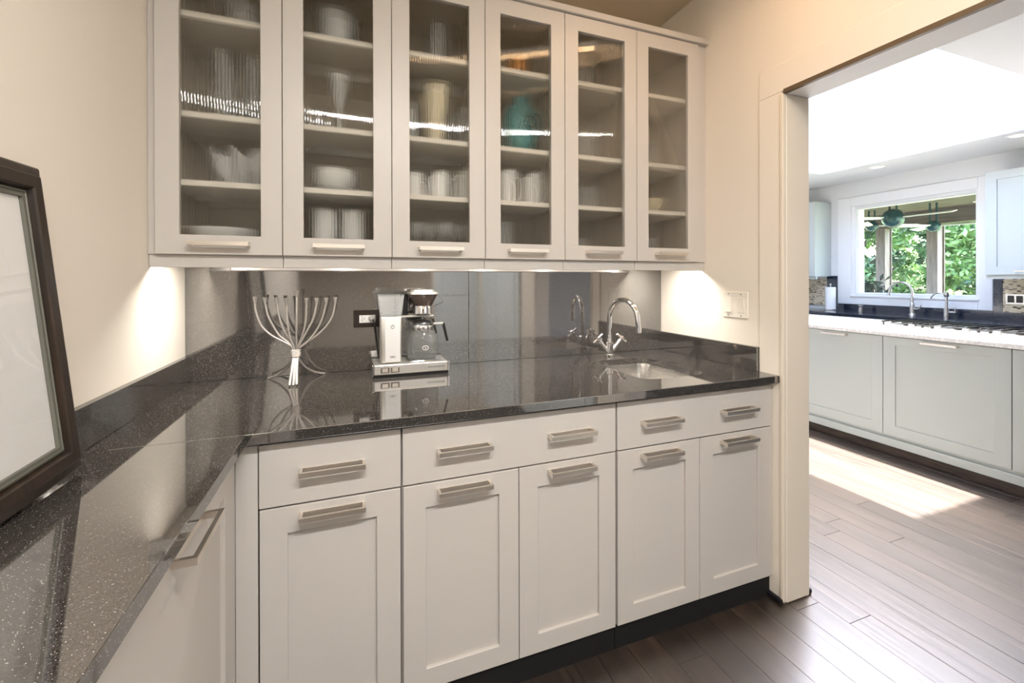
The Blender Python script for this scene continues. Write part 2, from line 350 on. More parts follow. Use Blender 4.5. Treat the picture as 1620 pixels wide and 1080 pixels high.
# door casing and jamb of the opening
tr = struct('trim_1', M().box(-.008, .0, -.745, -.641, 0, 2.056).bevel(.002, 1), WALLP)
obj('head_casing', M().box(-.008, .0, -1.88, -.641, 2.0565, 2.172).bevel(.002, 1), WALLP, tr)
obj('far_casing', M().box(-.008, .0, -1.88, -1.77, 0, 2.056).bevel(.002, 1), WALLP, tr)
obj('jamb_edge', M().box(-.014, .006, -.7535, -.7385, .012, 2.046).bevel(.003, 2), CASEP, tr)
obj('jamb_board', M().box(.006, .136, -.7535, -.745, .004, 2.046).bevel(.002, 1), CASEP, tr)
obj('far_jamb_board', M().box(0, .136, -1.77, -1.761, .004, 2.046), CASEP, tr)
obj('head_board', M().box(.004, .136, -1.77, -.7535, 2.046, 2.056), KTRIM, tr)
obj('shadow_strip', M().box(-.012, .004, -1.77, -.7535, 2.045, 2.062), simple('shadow_brown', (96, 80, 60), .5, var=.05), tr)  # dark strip standing in for the shadow line under the head casing
t2 = struct('baseboard_right', M().box(-.026, -.0085, -.752, -.62, 0, .022).bevel(.006, 2), RUBBER)
struct('baseboard_kitchen', M().box(.1365, .158, -.752, .4, 0, .024).bevel(.007, 2), RUBBER)

# ------------------------------------------------------------------ structure: kitchen
KX = 4.2; KC = 2.5
WY0, WY1, WZ0, WZ1 = .415, 1.495, 1.125, 2.165
struct('wall_window_side', M().box(KX, KX+.15, -3.8, WY0, 0, KC).box(KX, KX+.15, WY1, 2.4, 0, KC).box(KX, KX+.15, WY0, WY1, 0, WZ0).box(KX, KX+.15, WY0, WY1, WZ1, KC), KWHITE)
struct('wall_kitchen_near', M().box(.128, .135, -.75, 2.4, 0, KC+.1).box(.128, .135, -3.8, -1.77, 0, KC+.1).box(.128, .135, -1.77, -.75, 2.056, KC+.1), KWHITE)
struct('wall_kitchen_left', M().box(.128, KX+.15, 2.4, 2.5, 0, KC), KWHITE)
struct('wall_kitchen_right', M().box(.128, KX+.15, -3.8, -3.7, 0, KC), KWHITE)
SX0, SX1, SY0, SY1 = 1.22, 3.445, -.655, 1.40
struct('ceiling_kitchen', M().box(.128, SX0, -3.8, 2.5, KC, KC+.1).box(SX1, KX+.15, -3.8, 2.5, KC, KC+.1).box(SX0, SX1, -3.8, SY0, KC, KC+.1).box(SX0, SX1, SY1, 2.5, KC, KC+.1), KWHITE)
PX0, PX1, PY0, PY1, PZ = 1.86, 3.10, -.555, 1.20, 3.30
well = M().loft([[(SX0, SY0, KC+.02), (SX1, SY0, KC+.02), (SX1, SY1, KC+.02), (SX0, SY1, KC+.02)], [(PX0, PY0, PZ), (PX1, PY0, PZ), (PX1, PY1, PZ), (PX0, PY1, PZ)], [(PX0-.3, PY0-.3, PZ+.02), (PX1+.3, PY0-.3, PZ+.02), (PX1+.3, PY1+.3, PZ+.02), (PX0-.3, PY1+.3, PZ+.02)], [(SX0-.1, SY0-.1, KC+.05), (SX1+.1, SY0-.1, KC+.05), (SX1+.1, SY1+.1, KC+.05), (SX0-.1, SY1+.1, KC+.05)]])
struct('trim_skylight_well', well, KTRIM)
wk = struct('window_2', M().box(PX0-.05, PX0, PY0-.05, PY1+.05, PZ-.01, PZ+.05).box(PX1, PX1+.05, PY0-.05, PY1+.05, PZ-.01, PZ+.05).box(PX0, PX1, PY0-.05, PY0, PZ-.01, PZ+.05).box(PX0, PX1, PY1, PY1+.05, PZ-.01, PZ+.05), KTRIM)
obj('pane', M().box(PX0, PX1, PY0, PY1, PZ+.01, PZ+.016), PANE, wk)
# kitchen window: casing, sash, sill
wn2 = struct('window_3', M().box(KX-.02, KX, WY1+.05, WY1+.205, .99, 2.31).box(KX-.02, KX, WY0-.125, WY0-.02, .99, 2.31).box(KX-.02, KX, WY0-.02, WY1+.05, .99, WZ0-.03).box(KX-.02, KX, WY0-.02, WY1+.05, WZ1+.03, 2.31).bevel(.004, 1), KTRIM)
for q, (a, bb) in enumerate((((WY1+.03), .02), ((WY1+.0), .03))): pass
obj('sash', M().box(KX+.02, KX+.1, WY0-.02, WY0+.012, WZ0-.03, WZ1+.03).box(KX+.02, KX+.1, WY1-.012, WY1+.05, WZ0-.03, WZ1+.03).box(KX+.02, KX+.1, WY0+.012, WY1-.012, WZ0-.03, WZ0+.012).box(KX+.02, KX+.1, WY0+.012, WY1-.012, WZ1-.012, WZ1+.03).bevel(.003, 1), KTRIM, wn2)
obj('inner_stop', M().box(KX-.006, KX+.02, WY1+.01, WY1+.06, WZ0-.03, WZ1+.03).box(KX-.006, KX+.02, WY0-.03, WY0-.005, WZ0-.03, WZ1+.03).bevel(.003, 1), KTRIM, wn2)
obj('sill', M().box(KX-.03, KX+.1, WY0-.03, WY1+.06, WZ0-.045, WZ0-.02).bevel(.004, 1), KTRIM, wn2)
obj('pane', M().box(KX+.055, KX+.061, WY0, WY1, WZ0, WZ1), PANE, wn2)

# ------------------------------------------------------------------ shaker doors, handles
def shaker(w, h, t=.019, fr=.062, rec=.009, top=None, bot=None, opening=False, bev=.0012):
    """centred in x, z from 0 to h, front at y=0 facing -y, back at y=t"""
    top = top or fr; bot = bot or fr; m = M(); b = m.b
    def loop(x0, x1, z0, z1, y): return [(x0, y, z0), (x1, y, z0), (x1, y, z1), (x0, y, z1)]
    o = (-w/2, w/2, 0, h); i = (-w/2+fr, w/2-fr, bot, h-top); s = bev
    if opening:
        m.loft([loop(*i, t), loop(*o, t), loop(*o, s), loop(o[0]+s, o[1]-s, o[2]+s, o[3]-s, 0), loop(i[0]-s, i[1]+s, i[2]-s, i[3]+s, 0), loop(*i, s), loop(*i, t)])
    else:
        m.loft([loop(*o, t), loop(*o, s), loop(o[0]+s, o[1]-s, o[2]+s, o[3]-s, 0), loop(i[0]-s, i[1]+s, i[2]-s, i[3]+s, 0), loop(*i, s), loop(*i, rec)], True, True)
    bmesh.ops.remove_doubles(b, verts=b.verts, dist=1e-6)
    return m
def slab_front(w, h, t=.019): return M().box(-w/2, w/2, 0, t, 0, h).bevel(.0015, 1)
def handle_m(w=.167, out=.038, zt=.013):
    m = M(); m.box(-w/2, w/2, -.003, 0, -zt/2, zt/2)      # plate on the door
    m.box(-w/2, w/2, -out, -out+.008, -zt/2, zt/2)
    for s in (-1, 1): m.box(min(s*w/2, s*(w/2-.008)), max(s*w/2, s*(w/2-.008)), -out+.008, -.003, -zt/2, zt/2)
    return m
HAN = None
def handle(parent, x, z, y=0, w=.167):
    global HAN
    if w == .167 and HAN: o = link('handle', HAN, parent, (x, y, z)); return o
    o = obj('handle', handle_m(w), NICKEL, parent, local=True, loc=(x, y, z))
    if w == .167: HAN = o.data
    return o

# ------------------------------------------------------------------ base cabinets, back run
YF = -.705                      # door faces
def toe_with_shade(par, x0, x1): return obj('toe_kick', M().box(x0, x1, YF+.014, YF+.03, .0, .0875), TOEK, par)  # real kick set forward so its black also stands for the shade beneath
base = [('base_cabinet', -1.910, -1.496, [-1.6785], 'grey shaker base cabinet in the corner, one drawer over one door'),
        ('base_cabinet', -1.494, -.7635, [-1.309, -.9445], 'middle grey shaker base cabinet under the coffee maker with two-handled drawer and paired doors'),
        ('base_cabinet', -.7605, -.012, [-.579, -.209], 'grey shaker sink base cabinet beside the doorway with two-handled drawer and paired doors')]
for nm, x0, x1, cs, lab in base:
    t = thing(nm, lab, 'cabinet', ((x0+x1)/2, YF+.3, 0), group='grey base cabinets along the granite worktop')
    bx0 = x0
    obj('carcass', M().box(bx0, x1, YF+.0205, -.03, .088, .10).box(bx0, bx0+.016, YF+.0205, -.03, .10, .883).box(x1-.016, x1, YF+.0205, -.03, .10, .883).box(bx0+.016, x1-.016, -.045, -.03, .10, .883), PAINT, t)
    toe_with_shade(t, x0, x1)
    if len(cs) == 1:
        dx0, dx1 = -1.859, -1.4975
        obj('corner_filler', M().box(-1.9133, -1.862, YF+.004, YF+.02, .088, .872).bevel(.001, 1), PAINT, t)
    else: dx0, dx1 = (x0+.002, x1-.002)
    if x1 > -.1: dx1 = -.024; obj('end_filler', M().box(-.021, -.012, YF+.004, YF+.02, .088, .872), PAINT, t)
    c = (dx0+dx1)/2
    dr = obj('drawer', slab_front(dx1-dx0, .872-.705), PAINT, t, local=True, loc=(c-t.location.x, YF-t.location.y, .705))
    for k in cs: handle(dr, k-c, .0845+.003)
    n = len(cs); w = (dx1-dx0)/n
    for q in range(n):
        dc = dx0+w*(q+.5); 
        dd = obj('door', shaker(w-.0025, .700-.090, fr=.066, top=.07, bot=.062, rec=.010), PAINT, t, local=True, loc=(dc-t.location.x, YF-t.location.y, .090))
        handle(dd, cs[q]-dc, .584)
# left run cabinet (faces +x)
XF = -1.9125
t = thing('base_cabinet', 'grey shaker cabinet with one tall door under the left granite ledge by the frame', 'cabinet', (XF-.15, -1.04, 0))
obj('carcass', M().box(-2.2, XF-.021, -1.36, -.7015, .09, .883), PAINT, t)
obj('stile_filler', M().box(XF-.02, XF-.001, -.7335, -.7015, .09, .872), PAINT, t)
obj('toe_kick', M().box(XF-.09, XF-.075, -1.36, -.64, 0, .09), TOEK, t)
dd = obj('door', shaker(.62, .782, fr=.066, top=.08, bot=.066, rec=.010), PAINT, t, local=True, loc=(XF-t.location.x, -1.045-t.location.y, .09), rz=R(90))
handle(dd, 0, .745)
t = thing('base_cabinet', 'grey cabinet under the granite ledge nearest the camera, left foreground', 'cabinet', (XF-.15, -1.7, 0))
obj('carcass', M().box(-2.2, XF-.021, -2.2, -1.362, .09, .883), PAINT, t)
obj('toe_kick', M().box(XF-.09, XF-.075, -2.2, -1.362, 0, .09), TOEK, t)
dd = obj('door', shaker(.62, .782, fr=.066, top=.08, bot=.066, rec=.010), PAINT, t, local=True, loc=(XF-t.location.x, -1.672-t.location.y, .09), rz=R(90))
handle(dd, 0, .745)

# ------------------------------------------------------------------ granite worktop
wt = thing('granite_worktop', 'polished black speckled granite worktop running along the back and left walls', 'worktop', (-1.1, -.37, .884))
HX, HY, HW, HH = -.4025, -.398, .317, .414
m = M(); outer = [(-L+.0005, -D+.001), (-.0085, -D+.001), (-.0085, -.02), (-L+.0005, -.02)]; inner = rrect(HX, HY, HW, HH, .06)
vo = [m.b.verts.new((x, y, ZC)) for x, y in outer]; vi = [m.b.verts.new((x, y, ZC)) for x, y in inner]
es = [m.b.edges.new((vo[i], vo[(i+1) % 4])) for i in range(4)]+[m.b.edges.new((vi[i], vi[(i+1) % len(vi)])) for i in range(len(vi))]
bmesh.ops.triangle_fill(m.b, use_beauty=True, edges=es)
ex = bmesh.ops.extrude_face_region(m.b, geom=list(m.b.faces)); bmesh.ops.translate(m.b, verts=[v for v in ex['geom'] if isinstance(v, bmesh.types.BMVert)], vec=(0, 0, -.029))
o = obj('back_slab', m, GRAN, wt)
bv = o.modifiers.new('bevel', 'BEVEL'); bv.width = .0018; bv.segments = 2; bv.limit_method = 'ANGLE'; bv.angle_limit = R(40)
obj('left_slab', M().box(-L+.0005, -L+DL, -2.25, -D, ZC-.029, ZC).bevel(.0016, 2), GRAN, wt)
bs = thing('granite_backsplash', 'tall polished black granite panels behind the coffee maker and tap with low side upstands', 'backsplash', (-1.1, -.01, ZC))
obj('panel', M().box(-L+.0005, -1.1118, -.0195, -.0005, ZC+.0005, 1.385).bevel(.0008, 1), GRAN, bs)
obj('panel', M().box(-1.1105, -.0005, -.0195, -.0005, ZC+.0005, 1.385).bevel(.0008, 1), GRAN, bs)
obj('left_upstand', M().box(-L+.0005, -L+.02, -2.25, -.0205, ZC+.0005, 1.0155).bevel(.0012, 1), GRAN, bs)
obj('right_upstand', M().box(-.02, -.0005, -.6395, -.0205, ZC+.0005, 1.0155).bevel(.0012, 1), GRAN, bs)
# sink
sk = thing('undermount_sink', 'small stainless undermount bar sink below the chrome tap', 'sink', (HX, HY, .74))
lo = lambda w, h, r, z: [(x, y, z) for x, y in rrect(HX, HY, w, h, r)]
m = M().loft([lo(HW+.04, HH+.04, .07, .884), lo(HW+.006, HH+.006, .062, .884), lo(HW, HH, .06, .87), lo(HW-.02, HH-.02, .06, .77), lo(HW-.06, HH-.06, .05, .748), lo(.12, .12, .05, .742), lo(.06, .06, .028, .738)], False, True)
obj('basin', m, STEEL, sk, smooth=True)
obj('drain', M().lathe([(0, .002), (.02, .002), (.028, .004), (.036, .003), (.038, 0)], (HX, HY, .741)), CHROME, sk, smooth=True)
# tap
tp = thing('bar_tap', 'chrome gooseneck bar tap with two cross handles behind the small sink', 'tap', (-.428, -.155, ZC))
fx, fy = -.428, -.155
obj('base', M().lathe([(0, 0), (.026, 0), (.026, .018), (.019, .022), (.019, .075), (.014, .08), (.0125, .10), (0, .10)], (fx, fy, ZC)), CHROME, tp, smooth=True)
ex_, ey_ = -.392, -.33
pts = [(fx, fy, ZC+.095), (fx, fy, 1.06), (fx, fy, 1.115)]
rad = .091
for k in range(1, 15):
    a = pi-k*pi/14*1.0; q = (1-cos(k*pi/14))/2
    pts.append((fx+(ex_-fx)*q, fy+(ey_-fy)*q, 1.115+rad*sin(k*pi/14)))
pts += [(ex_+.001, ey_-.002, 1.09), (ex_+.002, ey_-.003, 1.062)]
obj('spout', M().tube(pts, .0115, 14), CHROME, tp, smooth=True)
obj('aerator', M().tube([(ex_+.0015, ey_-.0025, 1.083), (ex_+.002, ey_-.003, 1.058)], .0135, 14), CHROME, tp, smooth=True)
for s in (-1, 1):
    a0 = Vector((fx+s*.008, fy, ZC+.03)); d = Vector((s*.62, -.12 if s > 0 else .05, .78)).normalized(); a1 = a0+d*.075
    hnd = obj('valve_arm', M().tube([a0, a1, a1+d*.012], [.0095, .0095, .006], 12), CHROME, tp, smooth=True)
    u = d.cross(Vector((0, 1, 0))).normalized(); v = d.cross(u).normalized(); c = a1+d*.014
    obj('cross_handle', M().tube([c-u*.032, c+u*.032], .0055, 10).tube([c-v*.032, c+v*.032], .0055, 10).tube([c-d*.006, c+d*.01], .009, 12), CHROME, hnd, smooth=True)

# ------------------------------------------------------------------ wall cabinets
DE = [-2.204, -1.8485, -1.4895, -1.1305, -.7765, -.411, -.052]
YD = -.352; YC = -.3335; SH = [2.165, 1.842, 1.620]
def reed_pane(w, h):
    n = max(6, int(w/.0088)); m = M(); pf = []; sub = 6
    for k in range(n*sub+1):
        ph = (k % sub)/sub; x = -w/2+w*k/(n*sub); pf.append((x, -.0010*abs(sin(pi*ph))))
    f0_ = [m.b.verts.new((x, -.002+y, 0)) for x, y in pf]; f1_ = [m.b.verts.new((x, -.002+y, h)) for x, y in pf]
    b0 = [m.b.verts.new((x, .002, 0)) for x, y in pf]; b1 = [m.b.verts.new((x, .002, h)) for x, y in pf]
    for k in range(len(pf)-1):
        m.b.faces.new((f0_[k], f0_[k+1], f1_[k+1], f1_[k])); m.b.faces.new((b0[k+1], b0[k], b1[k], b1[k+1]))
        m.b.faces.new((f1_[k], f1_[k+1], b1[k+1], b1[k])); m.b.faces.new((f0_[k+1], f0_[k], b0[k], b0[k+1]))
    m.b.faces.new((f0_[0], f1_[0], b1[0], b0[0])); m.b.faces.new((f1_[-1], f0_[-1], b0[-1], b1[-1]))
    return m
wlabels = ['leftmost reeded-glass wall cabinet, against the left wall, holding tall glasses and a ruffled bowl',
 'second reeded-glass wall cabinet from the left, holding a goblet and stacks of white bowls',
 'third reeded-glass wall cabinet from the left, holding a cream vase above three white mugs',
 'fourth reeded-glass wall cabinet from the left, holding a teal jug above two tall mugs',
 'fifth reeded-glass wall cabinet from the left, with faint glassware on its shelves',
 'rightmost reeded-glass wall cabinet, against the doorway wall, nearly empty shelves']
for i in range(6):
    a, b = DE[i], DE[i+1]; ca, cb = (a if i else -L+.001), (b if i < 5 else -.001); c = (a+b)/2
    t = thing('wall_cabinet', wlabels[i], 'cabinet', (c, YC+.16, 1.387), group='reeded-glass wall cabinets above the backsplash')
    g = .0006
    obj('carcass', M().box(ca+g, cb-g, YC, -.001, 1.387, 1.405).box(ca+g, cb-g, YC, -.001, 2.42, 2.438).box(ca+g, a+.017, YC, -.001, 1.405, 2.42).box(b-.017, cb-g, YC, -.001, 1.405, 2.42).box(a+.017, b-.017, -.012, -.001, 1.405, 2.42), INTER, t)
    if i == 0: obj('side_filler', M().box(-L+.001, a-.001, YC-.004, YC-.0005, 1.387, 2.438), PAINT, t)
    if i == 5: obj('side_filler', M().box(b+.001, -.001, YC-.006, YC-.0005, 1.387, 2.438), PAINT, t)
    obj('light_rail', M().box(ca+g*1.5, cb-g*1.5, YC, YC+.019, 1.346, 1.3865).bevel(.001, 1), PAINT, t)
    for z in SH:
        o = obj('shelf', M().box(a+.018, b-.018, -.322, -.013, z-.009, z+.010).bevel(.001, 1), SHELFW, t)
    d = obj('door', shaker(b-a-.0025, 2.436-1.3875, fr=.0635, top=.0635, bot=.0625, opening=True), PAINT, t, local=True, loc=(0, YD-t.location.y, .0005))
    pn = obj('glass_pane', reed_pane(b-a-.126, .9235), REED, d, local=True, loc=(0, .012, .062)); 
    handle(d, 0, .0345, w=.167)
cr = thing('crown_trim', 'grey flat crown strip along the top of the wall cabinets', 'trim', (-1.1, -.18, 2.439))
obj('strip', M().box(-L+.001, -.001, YD-.012, -.001, 2.4395, 2.466).bevel(.0015, 1), PAINT, cr)

# under-cabinet puck lamps
px = [-2.10, -1.67, -1.31, -.955, -.595, -.125]
for i, x in enumerate(px):
    t = thing('puck_light', ['small lit puck lamp under the leftmost wall cabinet', 'small lit puck lamp under the second wall cabinet from the left', 'small lit puck lamp under the third wall cabinet from the left', 'small lit puck lamp under the fourth wall cabinet from the left', 'small lit puck lamp under the fifth wall cabinet from the left', 'small lit puck lamp under the rightmost wall cabinet'][i], 'lamp', (x, -.285, 1.386), group='puck lamps under the wall cabinets')
    obj('housing', M().lathe([(0, 0), (.034, 0), (.036, -.004), (.034, -.010), (.027, -.011)], (0, 0, 0)), NICKEL, t, local=True, smooth=True)
    obj('lens', M().lathe([(.0275, -.010), (.02, -.0085), (0, -.008)], (0, 0, 0)), PUCKE, t, local=True)
    lamp('puck_emitter', 'AREA', (0, 0, -.0125), PUCK_W*(1.2 if i in (0, 5) else 1), PUCK_C, (0, 0, 0), .045, shape='DISK', parent=t)

t = thing('rail_glow_strip', 'added glowing strip for the lit inner rail face, seen reflected along the top of the backsplash', 'lamp', (-1.13, -.311, 1.352))  # added glow, gives the rail's inner face its bright reflection
obj('glow_backing', M().box(-2.14, -.13, -.3142, -.3118, 1.348, 1.384), KTRIM, t)
obj('diffuser', M().box(-2.135, -.135, -.3116, -.3085, 1.350, 1.382), emit('rail_glow', (255, 240, 226), 2.2), t)
# ------------------------------------------------------------------ branched candle holder
mn = thing('branched_candelabrum', 'brushed pewter nine-branched candle holder with a bound stem on the worktop', 'candle holder', (-1.833, -.14, ZC))
arms = [[(-.135, .307), (-.134, .283), (-.126, .247), (-.111, .213), (-.081, .181), (-.049, .16), (-.016, .138), (-.006, .112)],
[(-.102, .304), (-.094, .258), (-.077, .217), (-.056, .18), (-.034, .159), (-.009, .133), (-.004, .112)],
[(-.064, .303), (-.057, .257), (-.047, .216), (-.031, .179), (-.013, .15), (-.005, .129), (-.003, .11)],
[(-.029, .3), (-.027, .236), (-.023, .195), (-.016, .162), (-.005, .131), (-.001, .11)],
[(.005, .328), (.004, .234), (.003, .125), (.002, .11)],
[(.039, .299), (.036, .233), (.028, .189), (.017, .156), (.006, .127), (.003, .11)],
[(.075, .298), (.065, .245), (.043, .196), (.02, .152), (.008, .126), (.005, .11)],
[(.11, .299), (.096, .24), (.073, .191), (.043, .151), (.013, .128), (.007, .11)],
[(.143, .301), (.134, .251), (.111, .21), (.077, .174), (.043, .151), (.015, .13), (.008, .11)]]
def smooth_pts(P, n=4):
    P = [Vector(p) for p in P]; out = []
    for i in range(len(P)-1):
        p0 = P[max(i-1, 0)]; p1 = P[i]; p2 = P[i+1]; p3 = P[min(i+2, len(P)-1)]
        for k in range(n):
            t = k/n; out.append(.5*((2*p1)+(-p0+p2)*t+(2*p0-5*p1+4*p2-p3)*t*t+(-p0+3*p1-3*p2+p3)*t**3))
    return out+[P[-1]]
for i, A in enumerate(arms):
    dy = (i % 3-1)*.0035
    pts = smooth_pts([(x, dy*(1 if z < .2 else 1), z) for x, z in A], 3)
    a = obj('branch', M().tube(pts, [.0037]*len(pts), 8), PEWTER, mn, local=True, smooth=True)
    x, z = A[0]
    obj('candle_cup', M().lathe([(.0035, -.006), (.0045, 0), (.0075, .016), (.0085, .021), (.0075, .021), (.006, .014), (0, .012)], (x, dy, z), 12), PEWTER, a, local=True, smooth=True)
b = M()
for k in range(5): b.tube([(.0165*cos(q*pi/8)+.002, .0135*sin(q*pi/8), .097+k*.0058) for q in range(17)], .0032, 6)
obj('binding', b, PEWTER, mn, local=True, smooth=True)
for P in ([(-.006, .0, .096), (-.014, .01, .075), (-.03, .03, .05), (-.06, .055, .022), (-.095, .072, .007), (-.106, .076, .004)],
          [(.008, .0, .096), (.016, .01, .075), (.032, .035, .045), (.06, .07, .018), (.085, .085, .007), (.10, .09, .004)]):
    obj('foot', M().tube(smooth_pts(P, 3), .0042, 8), PEWTER, mn, local=True, smooth=True)
for x0, x1 in ((-.006, -.010), (.001, .002), (.008, .013)):
    obj('foot', M().tube(smooth_pts([(x0, -.002, .1), (x0, -.02, .08), (x1*.8, -.055, .04), (x1, -.088, .004)], 3), .0046, 8), PEWTER, mn, local=True, smooth=True)

# ------------------------------------------------------------------ coffee maker
cm = thing('coffee_maker', 'silver drip coffee maker with clear tank and glass carafe on the worktop', 'coffee maker', (-1.4, -.13, ZC))
LO = Vector((-1.4, -.13, ZC))
obj('base', M().box(-1.547, -1.252, -.210, -.045, .926, .966).bevel(.004, 2), ALU, cm)
obj('end_cap', M().box(-1.555, -1.5475, -.212, -.043, .922, .967).bevel(.003, 2), CHROME, cm)
obj('end_cap', M().box(-1.2515, -1.244, -.212, -.043, .922, .967).bevel(.003, 2), CHROME, cm)
obj('foot_rail', M().box(-1.55, -1.25, -.204, -.05, .914, .9255), BLACK, cm)
for x in (-1.522, -1.483):
    s = obj('switch', M().box(x, x+.034, -.2125, -.2095, .934, .955).bevel(.0008, 1), CHROME, cm)
    obj('rocker', M().box(x+.006, x+.028, -.2145, -.2125, .9375, .9515), BLACK if 0 else NICKEL, s)
obj('tower', M().box(-1.520, -1.438, -.190, -.110, .9665, 1.157).bevel(.008, 3), ALU, cm, smooth=True)
obj('front_panel', M().box(-1.503, -1.444, -.1925, -.1902, .972, 1.152).bevel(.0008, 1), simple('light_silver_panel', (208, 207, 205), .4, metal=.3, var=.01), cm)
ts = text_mesh('model_letters', 'KBG', .011, simple('grey_print', (70, 70, 72), .5), cm, Vector((-1.4735, -.193, .990))-LO, (R(90), 0, 0))
text_mesh('brand_letters', 'MOCCAMASTER', .0095, bpy.data.materials['grey_print'], cm, Vector((-1.300, -.2105, .943))-LO, (R(90), 0, 0))
m = M()
m.tube([(-1.4735+.007*cos(k*pi/10+pi/2+.35), -.193, 1.115+.007*sin(k*pi/10+pi/2+.35)) for k in range(19)], .0007, 5).tube([(-1.4735, -.193, 1.117), (-1.4735, -.193, 1.124)], .0008, 5)
obj('emblem', m, bpy.data.materials['grey_print'], cm)
tank = M(); rr_ = lambda w, h, z, cx=-1.4785, cy=-.147: [(x, y, z) for x, y in rrect(cx, cy, w, h, .008, 3)]
tank.loft([rr_(.084, .084, 1.158), rr_(.104, .100, 1.246), rr_(.098, .094, 1.246), rr_(.078, .078, 1.162)], True, True)
obj('water_tank', tank, glass('tank_plastic', (.98, .99, .99), .55, .05, milk=.16), cm, smooth=True)
m = M()
for k in range(8): m.box(-1.468, -1.458, -.1962-.0009*k, -.1955-.0009*k, 1.176+.008*k, 1.1768+.008*k)
obj('scale_marks', m, simple('grey_scale_print', (120, 120, 120), .5), cm)['kind'] = 'stuff'
obj('tank_lid', M().loft([rr_(.112, .108, 1.2465), rr_(.112, .108, 1.252), rr_(.09, .088, 1.252), rr_(.088, .086, 1.267), rr_(.0, .0, 1.267) if 0 else rr_(.06, .06, 1.268)], True, True), glass('frosted_lid', (.97, .98, .98), .3, .15), cm, smooth=True)
obj('water_tube', M().tube([(-1.455, -.12, 1.16), (-1.455, -.12, 1.24)], .005, 8), glass('tube_glass', (.9, .9, .9), .4), cm, smooth=True)
obj('outlet_arm', M().box(-1.437, -1.30, -.150, -.11, 1.147, 1.155).bevel(.002, 1), ALU, cm)
obj('rear_column', M().box(-1.437, -1.405, -.125, -.10, 1.155, 1.25).bevel(.004, 1), BLACK, cm)
bx, by = -1.345, -.135
bk = obj('filter_basket', M().lathe([(.026, 1.163), (.033, 1.165), (.036, 1.19), (.044, 1.205), (.060, 1.236), (.062, 1.243), (.058, 1.243), (.04, 1.2), (0, 1.18)], (bx, by, 0), 32), simple('smoked_brown_plastic', (66, 56, 50), .2, var=.05), cm, smooth=True)
obj('chrome_cup', M().lathe([(.0, 1.158), (.035, 1.158), (.0385, 1.162), (.0385, 1.196), (.036, 1.2)], (bx, by, 0), 32), CHROME, bk, smooth=True)
obj('basket_lid', M().lathe([(0, 1.262), (.05, 1.262), (.052, 1.254), (.066, 1.252), (.067, 1.244), (.06, 1.243)], (bx, by, 0), 32), ALU, bk, smooth=True)
obj('wire_lever', M().tube([(bx+.062, by-.01, 1.24), (bx+.084, by-.02, 1.215), (bx+.08, by-.02, 1.207), (bx+.045, by-.015, 1.192)], .0013, 6), BLACK, bk)
obj('hot_plate', M().box(-1.408, -1.272, -.196, -.064, .9665, .971).bevel(.002, 1), CHROME, cm)
cf = thing('glass_carafe', 'clear glass coffee carafe with black handle on the coffee maker hot plate', 'carafe', (bx, by, .9715))
prof = [(.0, .0), (.052, .0), (.061, .006), (.066, .03), (.066, .072), (.063, .092), (.054, .107), (.045, .115), (.043, .122), (.043, .146)]
inn = [(r-.0025 if r > .004 else 0, z+(.0025 if z < .01 else 0)) for r, z in reversed(prof)]
obj('glass_body', M().lathe(prof+inn, (0, 0, 0), 36), CLEARG, cf, local=True, smooth=True)
obj('collar', M().lathe([(.0438, .121), (.0448, .123), (.0448, .139), (.0438, .141)], (0, 0, 0), 32), CHROME, cf, local=True, smooth=True)
obj('lid', M().lathe([(0, .162), (.02, .162), (.034, .158), (.044, .152), (.046, .147), (.04, .1465), (0, .1465)], (0, 0, 0), 32), BLACK, cf, local=True, smooth=True)
obj('pour_spout', M().tube([(-.040, -.012, .143), (-.054, -.018, .150)], [.012, .007], 8), CLEARG, cf, local=True, smooth=True)
hd = obj('handle', M().box(.044, .088, -.016, -.004, .141, .150).bevel(.002, 1), ALU, cf, local=True)
m = M().tube([(.086, -.01, .148), (.091, -.012, .125), (.104, -.014, .070)], [.0065, .0065, .0055], 8)
obj('grip', m, BLACK, cf, local=True, smooth=True)
m = M().tube([(.012*cos(k*pi/12)+.002, -.0648, .052+.0085*sin(k*pi/12)) for k in range(25)], .0011, 5)
obj('round_print', m, simple('pale_print', (230, 230, 228), .5), cf, local=True)
text_mesh('print_letters', 'M', .009, bpy.data.materials['pale_print'], cf, (.002, -.0645, .0485), (R(90), 0, 0))

# ------------------------------------------------------------------ outlet, plug, switches
ot = thing('wall_outlet', 'dark double power outlet on the granite behind the coffee maker', 'outlet', (-1.565, -.0205, 1.136))
obj('cover_plate', M().box(-1.622, -1.508, -.0265, -.020, 1.100, 1.173).bevel(.002, 1), simple('bronze_plate', (52, 46, 42), .25, metal=.5, var=.05), ot)
rc = obj('receptacle', M().box(-1.598, -1.532, -.0285, -.0266, 1.119, 1.152).bevel(.001, 1), simple('grey_receptacle', (190, 188, 186), .4, var=.02), ot)
m = M()
for x in (-1.585, -1.548):
    m.box(x-.003, x-.0005, -.0292, -.0286, 1.141, 1.147).box(x-.003, x-.0005, -.0292, -.0286, 1.128, 1.134).cyl((x+.007, -.0292, 1.1375), .0022, .0006, 10, 'y')
sl = obj('slot', m, BLACK, rc); sl['kind'] = 'stuff'
pg = thing('power_plug', 'grey power plug in the outlet behind the coffee maker', 'plug', (-1.545, -.04, 1.137))
obj('plug_body', M().lathe([(0, 0), (.014, 0), (.0155, .006), (.012, .02), (.006, .032), (0, .033)], (0, 0, 0), 16), simple('grey_plug', (150, 148, 146), .45, var=.03), pg, local=True, smooth=True).rotation_euler = (R(90), 0, 0)
pg.location.y = -.0305
obj('cord', M().tube(smooth_pts([(0, -.03, 0), (.01, -.045, -.03), (.02, -.03, -.12), (.03, .0, -.19), (.05, .0, -.212)], 4), .003, 6), BLACK, pg, local=True, smooth=True)
